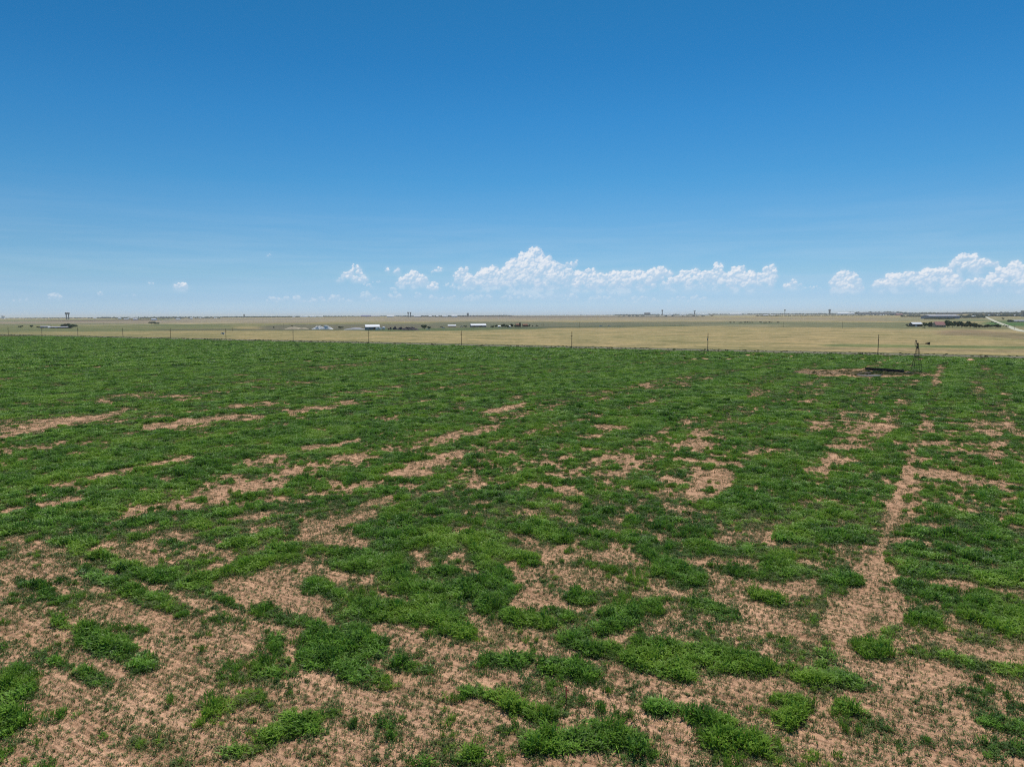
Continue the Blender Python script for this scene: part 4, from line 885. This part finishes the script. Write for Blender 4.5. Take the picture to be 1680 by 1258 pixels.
def sp_(x, yb):
    X, Y = pg(x, yb); return X, Y, math.hypot(X, Y) / F
X, Y, q = sp_(609, 541.3); yaw_b = R(16)
shed('barn', 'slate blue metal barn with a bright white roof and white end doors', 'barn', (X, Y + 8, 0), yaw_b, 22.5 * q, 15, 4.6 * q * 1.05, 8.2 * q, M_BLUEW, M_WROOF, doors=[('f', 3, 4, 0, 4.0, M_DARK), ('f', -7, 4, 0, 4.0, M_GREYW), ('r', -3.4, 4.2, 0, 4.2, M_WHITE), ('r', 3.0, 4.2, 0, 4.2, M_WHITE)])
X, Y, q = sp_(72, 538.2); shed('shed', 'pale grey hooped shed in the left farm yard', 'shed', (X, Y + 6, 0), R(4), 13 * q, 9, 1.0 * q, 2.4 * q, M_GREYW, M_LROOF, hoop=True, doors=[('f', -3, 3, 0, 2.2, M_DARK)])
X, Y, q = sp_(82, 538.3); shed('shed', 'small bright white shed between the hooped shed and the long dark shed', 'shed', (X, Y, 0), R(10), 4 * q, 4, 1.1 * q, 1.9 * q, M_WHITE, M_WROOF, doors=[('f', 0, 1.2, 0, 1.3, M_DARK)])
X, Y, q = sp_(97, 538.6); shed('shed', 'long low dark shed with a flat grey roof at the left farm', 'shed', (X, Y + 5, 0), R(-3), 25 * q, 9, 1.5 * q, 2.3 * q, M_DARK, M_LROOF, doors=[('f', 6, 5, 0, 1.4, M_DARK), ('f', -6, 5, 0, 1.4, M_GREYW)])
X, Y, q = sp_(741, 536.2); shed('shed', 'low open shed with a bright white roof in the middle farm', 'shed', (X, Y + 6, 0), R(6), 13 * q, 9, 1.6 * q, 3.1 * q, M_DARK, M_WROOF, doors=[('f', 0, 5, 0, 1.6, M_DARK)])
X, Y, q = sp_(784, 536.6); shed('barn', 'long low barn with a white roof at the middle farm', 'barn', (X, Y + 10, 0), R(10), 25 * q, 16, 2.6 * q, 5.0 * q, M_BLUEW, M_WROOF, doors=[('f', 3, 5, 0, 2.6, M_DARK), ('f', -8, 5, 0, 2.6, M_DARK), ('r', 0, 5, 0, 3.2, M_WHITE)])
X, Y, q = sp_(819, 536.6); shed('shed', 'tiny white shed left of the tall dark tree at the middle farm', 'shed', (X, Y, 0), R(8), 3.6 * q, 3, 1.6 * q, 2.4 * q, M_WHITE, M_WROOF, doors=[('f', 0, 1, 0, 1.5, M_DARK)])
X, Y, q = sp_(835.5, 536.6); shed('shed', 'tiny white shed between the dark trees left of the brick building', 'shed', (X, Y - 4, 0), R(8), 4 * q, 3, 1.4 * q, 2.2 * q, M_WHITE, M_WROOF, doors=[('f', 0, 1, 0, 1.3, M_DARK)])
X, Y, q = sp_(850, 536.2); shed('farmhouse', 'reddish brown brick building, left one of the pair', 'farmhouse', (X, Y, 0), R(8), 8 * q, 8, 3.4 * q, 5 * q, M_BRICK, M_BRICK, doors=[('f', 1, 1.2, 0, 2.1, M_DARK)], windows=[('f', -2, 1.4, 1, 2.2)])
X, Y, q = sp_(861.5, 535.9); shed('farmhouse', 'reddish brown brick building, right one of the pair', 'farmhouse', (X, Y, 0), R(8), 8 * q, 8, 2.8 * q, 4.3 * q, M_BRICK, M_BRICK, doors=[('f', -1, 1.2, 0, 2.1, M_DARK)], windows=[('f', 2, 1.4, 1, 2.2)])
X, Y, q = sp_(1506, 536.0); shed('shed', 'dark walled shed with a bright white roof at the left of the right farm', 'shed', (X, Y + 6, 0), R(2), 14.5 * q, 10, 3.6 * q, 6.2 * q, M_STEEL, M_WROOF, doors=[('f', -2.5, 3.2, 0, 2.4, M_WHITE), ('f', 3, 3, 0, 2.6, M_DARK)])
X, Y, q = sp_(1533, 536.2); shed('outbuilding', 'grey outbuilding with a thin white roof left of the pink roofed house', 'outbuilding', (X, Y + 4, 0), R(2), 9 * q, 8, 3.8 * q, 5.6 * q, M_GREYW, M_LROOF, doors=[('f', 0, 2.4, 0, 2.2, M_DARK)])
X, Y, q = sp_(1544, 536.6)
hs = shed('farmhouse', 'house with a wide pink red roof and a white front', 'farmhouse', (X, Y + 5, 0), R(-2), 14 * q, 9, 3.2 * q, 7.4 * q, M_TAN, M_PROOF, doors=[('f', 2, 1.2, 0, 2.1, M_DARK)], windows=[('f', -3.5, 1.6, 1, 2.2), ('f', 5, 1.6, 1, 2.2)])
mb = MB(); mb.box(-5.2, 4.2, -8.0, -4.8, 2.35, 2.55); mb.build('porch_roof', M_WROOF, hs)
for xx in (-5, -2, 1, 4):
    mb = MB(); mb.bar((xx, -7.8, 0), (xx, -7.8, 2.34), .09, n=6); mb.build('porch_post', M_WHITE, hs)
X, Y, q = sp_(1672, 528.2); shed('barn', 'long low pale roofed barn beside the green patch at the right edge', 'barn', (X, Y + 8, 0), R(-4), 18 * q, 12, 1.4 * q, 2.4 * q, M_GREYW, M_LROOF, doors=[('f', 0, 4, 0, 2.2, M_DARK)])
# the far towns
def far(x, dist, wpx, hpx, lab, wall=M_WHITE, roof=M_WROOF, name='building', group='pale buildings of the far towns', dep=.5):
    X, Y, Z = at(x, dist); q = dist / F; w_ = wpx * q; h_ = hpx * q
    return shed(name, lab, 'building', (X, Y, Z), R(random.uniform(-6, 6)), w_, max(6, min(w_ * dep, 60)), h_ * .62, h_, wall, roof, group=group)
for a in [(196, 6000, 4, 2, 'small white far-off building right of the left twin towers'), (155.5, 7000, 4, 1.5, 'tiny pale far-off building nearest the left twin towers'), (219, 6900, 15, 1.7, 'long thin pale far-off roof above the left tree line'),
          (207, 5400, 7, 1.2, 'flat pale far-off building below the long thin roof'), (222, 5000, 6, 1.5, 'pale far-off building left of the brightest white one'), (252.5, 4500, 7.5, 2.6, 'brightest white far-off building above the domed tree clump'),
          (292, 4700, 6, 2.2, 'white far-off building right of the domed tree clump'), (313.5, 5600, 3.6, 2, 'small bright far-off building left of the small town spire'), (330, 6600, 7, 1.4, 'low pale far-off building near the left town'),
          (353, 6400, 5, 1.4, 'low pale far-off building farther right in the left town'), (482, 7000, 4, 2, 'white far-off building above the tan sand heap'), (499, 7200, 12, 1.8, 'wide pale far-off building above the pale gravel heaps'),
          (513.5, 7000, 9, 2.2, 'white far-off building above the right end of the gravel heaps'), (526, 7400, 7, 1.8, 'pale far-off building left of the purple one'), (640.5, 6400, 11, 3.2, 'bright white hall in the middle left town left of the centre twin towers'),
          (685, 7000, 11, 2.2, 'pale hall just right of the centre twin towers'), (706, 6900, 5, 1.8, 'small pale far-off building right of the pale hall'), (717.5, 6800, 4, 2, 'small white far-off building left of the white hall group'),
          (730, 6700, 9, 2.4, 'white far-off hall left of the brightest one on the middle horizon'), (745.5, 6200, 9, 3.2, 'brightest white hall on the middle horizon'), (968, 9500, 12, 1.6, 'flat white far-off building alone on the middle horizon'),
          (1096, 7900, 14, 1.6, 'long pale far-off building under the right town water tower'), (1120, 7900, 10, 1.5, 'low pale far-off building between two right town water towers'), (1152, 7800, 18, 1.5, 'long pale far-off roof right of the white ball water tower'),
          (1206, 8200, 18, 2.6, 'wide pale hall between the right town water towers'), (1256, 6200, 8, 1.6, 'pale low far-off building left of the thin mast tower'), (1268, 5800, 7, 1.3, 'pale low far-off building under the thin mast tower'),
          (1387, 7600, 24, 2.6, 'long bright white hall right of the round dark water tower'), (1447, 5600, 6, 1.4, 'small pale building in front of the dark block on the right horizon'), (1568.5, 3300, 6, 1.6, 'small white building right of the lilac warehouse'),
          (1577, 3350, 4, 1.4, 'tiny white building second right of the lilac warehouse'), (1622.5, 4300, 3.2, 2.2, 'small white house at the top end of the pale country road'), (1637.5, 4500, 4, 2.0, 'small white house right of the top end of the country road'),
          (1661, 4300, 5, 1.8, 'white low building near the right edge'), (1667, 4400, 5, 1.9, 'second white low building near the right edge'), (1597, 3900, 5, 1.8, 'pale building left of the top end of the country road')]: far(*a)
far(600, 7400, 15, 2.7, 'purple blue hall on the middle left horizon', solid('violet_wall', (.14, .13, .28), .7), solid('violet_roof', (.18, .17, .34), .6), group='coloured halls of the far towns')
far(616.5, 7400, 14, 2.2, 'pale grey green hall beside the purple blue one', M_GREYW, M_LROOF, group='coloured halls of the far towns')
far(1475, 5600, 9, 2.2, 'reddish far-off building at the right end of the dark block', M_BRICK, M_PROOF, group='coloured halls of the far towns')
far(1557, 6800, 32, 2.9, 'long dark hangar on the horizon behind the lilac warehouse', M_STEEL, M_DROOF, group='dark blocks on the right horizon')
far(1440, 7400, 58, 3.2, 'wide low dark block on the right horizon', M_BLUEW, M_DROOF, group='dark blocks on the right horizon', dep=.3)
far(1062, 8600, 9, 4.2, 'dark domed building at the left end of the right town', M_STEEL, M_DROOF, group='dark blocks on the right horizon')
far(1627, 5200, 5, 3.4, 'dark boxy building on the horizon above the country road', M_STEEL, M_DROOF, group='dark blocks on the right horizon')
X, Y, Z = at(1542.5, 2850); q = 2850 / F
shed('warehouse', 'very large lilac grey warehouse behind a row of dark trees', 'warehouse', (X, Y, Z), R(-3), 40 * q, 60, 4.0 * q, 5.4 * q, solid('lilac_wall', (.27, .28, .35), .7, 0, .06), M_LROOF, doors=[('f', -20, 5, 0, 5, M_DARK), ('f', 10, 5, 0, 5, M_DARK), ('f', 30, 5, 0, 5, M_DARK)])
def water_tower(x, dist, top_px, wpx, lab, cap=M_WHITE, shaft=M_STEEL, group=None, slim=.45, ball=False):
    X, Y, Z = at(x, dist); q = dist / F; r_ = empty('water_tower', (X, Y, Z)); tag(r_, lab, 'water tower', group)
    py0 = float(proj(X, Y, Z)[1]); h_ = (py0 - top_px) * q; rt = wpx * q / 2; rs = rt * slim
    mb = MB(); mb.lathe([(rs * 1.25, -1), (rs, h_ * .15), (rs * .9, h_ * .62)], 18); mb.build('shaft', shaft, r_)
    mb = MB()
    if ball: mb.lathe([(rs * .92, h_ * .621), (rt * .8, h_ * .68), (rt, h_ * .8), (rt * .8, h_ * .93), (rt * .3, h_)], 20)
    else: mb.lathe([(rs * .92, h_ * .621), (rt * .85, h_ * .74), (rt, h_ * .80), (rt, h_ * .93)], 20)
    tk_ = mb.build('tank', cap if ball else shaft, r_, True)
    if not ball: mb = MB(); mb.lathe([(rt * 1.02, h_ * .931), (rt * .8, h_ * .97), (rt * .2, h_)], 20); mb.build('cap', cap, tk_)
    return r_
gt = 'water towers on the horizon'
water_tower(108.6, 6000, 513.8, 3.2, 'left one of the dark twin water towers on the left horizon', group=gt); water_tower(112.4, 6000, 513.8, 3.2, 'right one of the dark twin water towers on the left horizon', group=gt)
water_tower(669.6, 6400, 511.6, 2.6, 'left one of the dark twin water towers on the middle left horizon', group=gt, slim=.6); water_tower(673.4, 6400, 511.6, 2.6, 'right one of the dark twin water towers on the middle left horizon', group=gt, slim=.6)
water_tower(1086.5, 8600, 508, 2.7, 'dark water tower with a white cap on the right town skyline', group=gt, slim=.55); water_tower(1139.5, 8600, 508.6, 3.6, 'water tower with a white ball tank on the right town skyline', group=gt, ball=True)
water_tower(1287.5, 8600, 507.8, 2.2, 'thin mast like water tower right of the town centre', group=gt, slim=.4); water_tower(1361, 8600, 508, 3.8, 'thick round headed dark water tower on the right horizon', cap=M_STEEL, group=gt, ball=True, slim=.7)
water_tower(5, 8200, 518.4, 4.5, 'squat white domed tank at the far left of the horizon', cap=M_WHITE, shaft=M_WHITE, group=gt, ball=True, slim=.9)
X, Y, Z = at(400.5, 8200); o = shed('tower_building', 'small dark town tower on the left horizon', 'building', (X, Y, Z), 0, 11, 11, 26, 34, M_STEEL, M_DROOF)
X, Y, Z = at(767.5, 8200); o = shed('tower_building', 'pointed dark tower on the middle horizon right of the white halls', 'building', (X, Y, Z), 0, 22, 16, 18, 36, M_STEEL, M_DROOF)
X, Y, Z = at(1680, 4000); q = 4000 / F; o = empty('grain_elevator', (X, Y, Z)); tag(o, 'tall grey grain elevator with a pale top at the right edge of the horizon', 'grain elevator')
for i in range(3): mb = MB(); mb.lathe([(4.6, -1), (4.6, 20)], 16, (-9 + i * 9.4, 0)); mb.build('silo', M_CONC, o)
mb = MB(); mb.box(-12, 14, -4, 4, 20.02, 27); mb.build('headhouse', M_GREYW, o); mb = MB(); mb.box(-13, 15, -5, 5, 27.02, 28.5); mb.build('roof', M_WROOF, o)

# ------------------------------------------------------------------ yard heaps and machines
def heap(x, yb, wpx, hpx, lab, mat, name='heap', cat='heap', group=None, depth=.5, rough=.35, seed=1):
    X, Y, q = sp_(x, yb); w_ = wpx * q; h_ = hpx * q; n = 44; V = []; a_ = np.linspace(-1, 1, n)
    for v_ in a_:
        for u_ in a_:
            r_ = math.hypot(u_, v_); z = max(0, 1 - r_ ** 1.6) * (1 - rough + 2 * rough * float(fbm(u_ * 3 + seed, v_ * 2 + seed, 3))) - .03
            V.append((u_ * w_ / 2, v_ * w_ / 2 * depth, z * h_))
    idx = np.arange(n * n).reshape(n, n); Q = np.stack([idx[:-1, :-1], idx[:-1, 1:], idx[1:, 1:], idx[1:, :-1]], -1).reshape(-1, 4)
    o = mesh_np(name, np.array(V), Q, mat, smooth=True); o.location = (X, Y + w_ * depth * .3, 0); tag(o, lab, cat, group); return o
heap(481, 540, 32, 3.6, 'broad tan sand heap with a dark bush on it', M_SAND, 'sand_heap', seed=1, rough=.3); heap(497, 540, 18, 2.4, 'low tan sand heap joining the pale gravel', M_SAND, 'sand_heap', seed=2)
heap(521, 540.4, 22, 5.4, 'white gravel heap, left one of the pale pair', M_GRAVEL, 'gravel_heap', seed=3, rough=.6); heap(534, 540.4, 24, 6.2, 'white gravel heap, right and taller one of the pale pair', M_GRAVEL, 'gravel_heap', seed=4, rough=.6)
heap(582, 541, 40, 3.6, 'long flat grey gravel heap left of the slate barn', M_GREYG, 'gravel_heap', seed=5, depth=.35)
heap(658, 541.2, 18, 4.6, 'dark scrap heap left of the longest one', M_SCRAP, 'scrap_heap', seed=6, rough=1.0); heap(674, 541.6, 30, 6.0, 'longest dark purplish scrap heap in the middle farm yard', M_SCRAP, 'scrap_heap', seed=7, rough=1.0, depth=.4); heap(648, 541, 9, 4.6, 'small dark scrap heap beside the red tractor', M_SCRAP, 'scrap_heap', seed=8, rough=1.0)
def wheel(mb_parent, x, y, r, w_): mb = MB(); mb.bar((x, y - w_ / 2, r), (x, y + w_ / 2, r), r, n=14); t_ = mb.build('wheel', M_RUBBER, mb_parent); mb = MB(); mb.bar((x, y - w_ / 2 - .02, r), (x, y - w_ / 2 - .003, r), r * .5, n=10); mb.build('rim', M_WHITE, t_)
X, Y, q = sp_(640, 541.2); tr = empty('tractor', (X, Y, 0), R(20)); tag(tr, 'red farm tractor parked between the round white tank and the scrap heaps', 'tractor')
mb = MB(); mb.box(-2.6, 0, -.55, .55, 1.1, 2.4); mb.box(-3.2, -2.6, -.5, .5, 1.2, 2.2); mb.box(-.0, 1.8, -.7, .7, 1.0, 2.0); mb.build('body', M_RED, tr)
mb = MB(); mb.box(-.1, 1.7, -.85, .85, 2.02, 3.6); cb = mb.build('cab', M_GLASS, tr); mb = MB(); mb.box(-.3, 1.9, -1, 1, 3.62, 3.85); mb.build('cab_roof', M_RED, cb)
for sy_ in (-1.25, 1.25): wheel(tr, 1.2, sy_, 1.15, .6); wheel(tr, -2.3, sy_ * .8, .65, .4)
mb = MB(); mb.bar((-1.6, .2, 2.4), (-1.6, .2, 3.5), .06, n=6); mb.build('exhaust', M_DARK, tr)
X, Y, q = sp_(629.3, 540.9); o = empty('water_tank', (X, Y, 0)); tag(o, 'round white storage tank right of the slate barn', 'tank')
mb = MB(); mb.lathe([(2.3, 0), (2.3, 2.8), (1.9, 3.6), (.9, 4.2), (.3, 4.35)], 24); mb.build('drum', M_WHITE, o, True); mb = MB(); mb.lathe([(.4, 4.3), (.4, 4.55), (.1, 4.6)], 12); mb.build('lid', M_STEEL, o)
def box_truck(x, yb, lab, yaw=0, cat='truck', wdp=3.6):
    X, Y, q = sp_(x, yb); o = empty('box_truck', (X, Y, 0), yaw); tag(o, lab, cat)
    mb = MB(); mb.box(-1.9, 2.6, -1.15, 1.15, .9, 3.5); mb.build('box', M_WHITE, o); mb = MB(); mb.box(-3.6, -1.95, -1.05, 1.05, .6, 2.3); c_ = mb.build('cab', M_WHITE, o)
    mb = MB(); mb.box(-3.63, -3.605, -.9, .9, 1.5, 2.15); mb.build('windscreen', M_GLASS, c_)
    for xx in (-2.8, 1.6):
        for sy_ in (-1.0, 1.0): wheel(o, xx, sy_, .45, .3)
    return o
box_truck(618.5, 541.9, 'white box truck parked at the barn corner, left one', R(75)); box_truck(623.6, 541.7, 'white box truck parked right of the other at the barn corner', R(80))
def pickup(x, yb, lab, yaw=0, body=M_WHITE):
    X, Y, q = sp_(x, yb); o = empty('pickup_truck', (X, Y, 0), yaw); tag(o, lab, 'pickup truck')
    mb = MB(); mb.box(-2.7, -.9, -.95, .95, .5, 1.1); mb.box(-.9, .8, -.95, .95, .5, 1.1); mb.box(.8, 2.7, -.95, -.85, .5, 1.15); mb.box(.8, 2.7, .85, .95, .5, 1.15); mb.box(2.6, 2.7, -.85, .85, .5, 1.15); mb.box(.8, 2.6, -.85, .85, .5, .6); mb.build('body', body, o)
    mb = MB(); mb.add([(-1.0, -.85, 1.11), (.85, -.85, 1.11), (.85, .85, 1.11), (-1.0, .85, 1.11), (-.5, -.75, 1.78), (.75, -.75, 1.78), (.75, .75, 1.78), (-.5, .75, 1.78)], [(3, 2, 1, 0), (4, 5, 6, 7), (0, 1, 5, 4), (1, 2, 6, 5), (2, 3, 7, 6), (3, 0, 4, 7)]); c_ = mb.build('cab', M_GLASS, o)
    mb = MB(); mb.box(-.52, .77, -.77, .77, 1.79, 1.85); mb.build('cab_roof', body, c_)
    for xx in (-1.8, 1.7):
        for sy_ in (-.9, .9): wheel(o, xx, sy_, .4, .25)
    return o
pickup(702.5, 541.2, 'small white pickup truck parked before the trees by the scrap heaps', R(15)); pickup(985.5, 535.4, 'white pickup truck in the grey green field, left one of two', R(5)); pickup(999.5, 535.2, 'white pickup truck in the grey green field, right one of two', R(-8))
pickup(727, 538.8, 'pale pickup truck parked left of the low open shed', R(4)); pickup(724.5, 537, 'dark pickup truck parked behind the pale one by the low open shed', R(12), M_DARK); pickup(757, 536.3, 'small white pickup truck left of the long white roofed barn', R(30))
X, Y, q = sp_(366, 548.6); o = empty('trailer', (X, Y, 0), R(14)); tag(o, 'small white livestock trailer alone in the dry pasture', 'trailer')
mb = MB(); mb.add([(-1.8, -1, .6), (1.5, -1, .6), (1.5, 1, .6), (-1.8, 1, .6), (-1.8, -1, 2.0), (1.5, -1, 2.5), (1.5, 1, 2.5), (-1.8, 1, 2.0)], [(3, 2, 1, 0), (4, 5, 6, 7), (0, 1, 5, 4), (1, 2, 6, 5), (2, 3, 7, 6), (3, 0, 4, 7)]); mb.build('body', M_WHITE, o)
mb = MB(); mb.box(-1.0, .2, -1.04, -1.01, 1.0, 1.9); mb.build('door', M_DARK, o); mb = MB(); mb.bar((-1.8, 0, .7), (-3.2, 0, .6), .07, n=6); mb.build('hitch', M_DARK, o)
for sy_ in (-.95, .95): wheel(o, -.2, sy_, .38, .22); wheel(o, .7, sy_, .38, .22)
# thin poles out in the far fields
far_p = [(381.5, 543.4, 6, 'thin pole in the pasture right of the white trailer'), (951, 537.4, 9, 'thin pole in the grey green field above the field edge pole'), (1285.5, 537, 8.5, 'thin pole in the grey green field below the mast like tower'),
         (1382, 538.2, 9.5, 'thin pole in the grey green field below the long white hall'), (465, 537, 6, 'thin pole left of the tan sand heap'), (1664.5, 541, 7, 'thin pole beside the green patch near the right edge'), (892, 534.8, 5, 'thin pole right of the brick buildings'), (170, 533.4, 3.4, 'thin short pole with a crossbar in the left pasture')]
for x, yb, hpx, lab in far_p:
    X, Y, q = sp_(x, yb); o = empty('field_pole', (X, Y, 0), yawl); tag(o, lab, 'pole', 'thin poles in the far fields'); h_ = hpx * q
    mb = MB(); mb.bar((0, 0, -.2), (0, 0, h_), .16, .11, 7); mb.build('post', M_WOOD, o); mb = MB(); mb.box(-.9, .9, -.2, -.12, h_ - .9, h_ - .76); mb.build('crossarm', M_WOOD, o)

# ------------------------------------------------------------------ haze
mb = MB(); mb.box(-45000, 45000, -400, 34000, -3, 92); hz = mb.build('haze', None); tag(hz, 'thin pale blue summer haze over the plain', 'haze', kind='stuff')
m_h = bpy.data.materials.new('haze'); m_h.use_nodes = True; t = m_h.node_tree; t.nodes.clear()
pv = N(t, 'ShaderNodeVolumePrincipled'); pv.inputs['Color'].default_value = (.90, .96, 1.0, 1); pv.inputs['Density'].default_value = 4.5e-5; pv.inputs['Anisotropy'].default_value = 0.0
oo = N(t, 'ShaderNodeOutputMaterial'); L(t, pv.outputs[0], oo.inputs['Volume']); hz.data.materials.append(m_h)
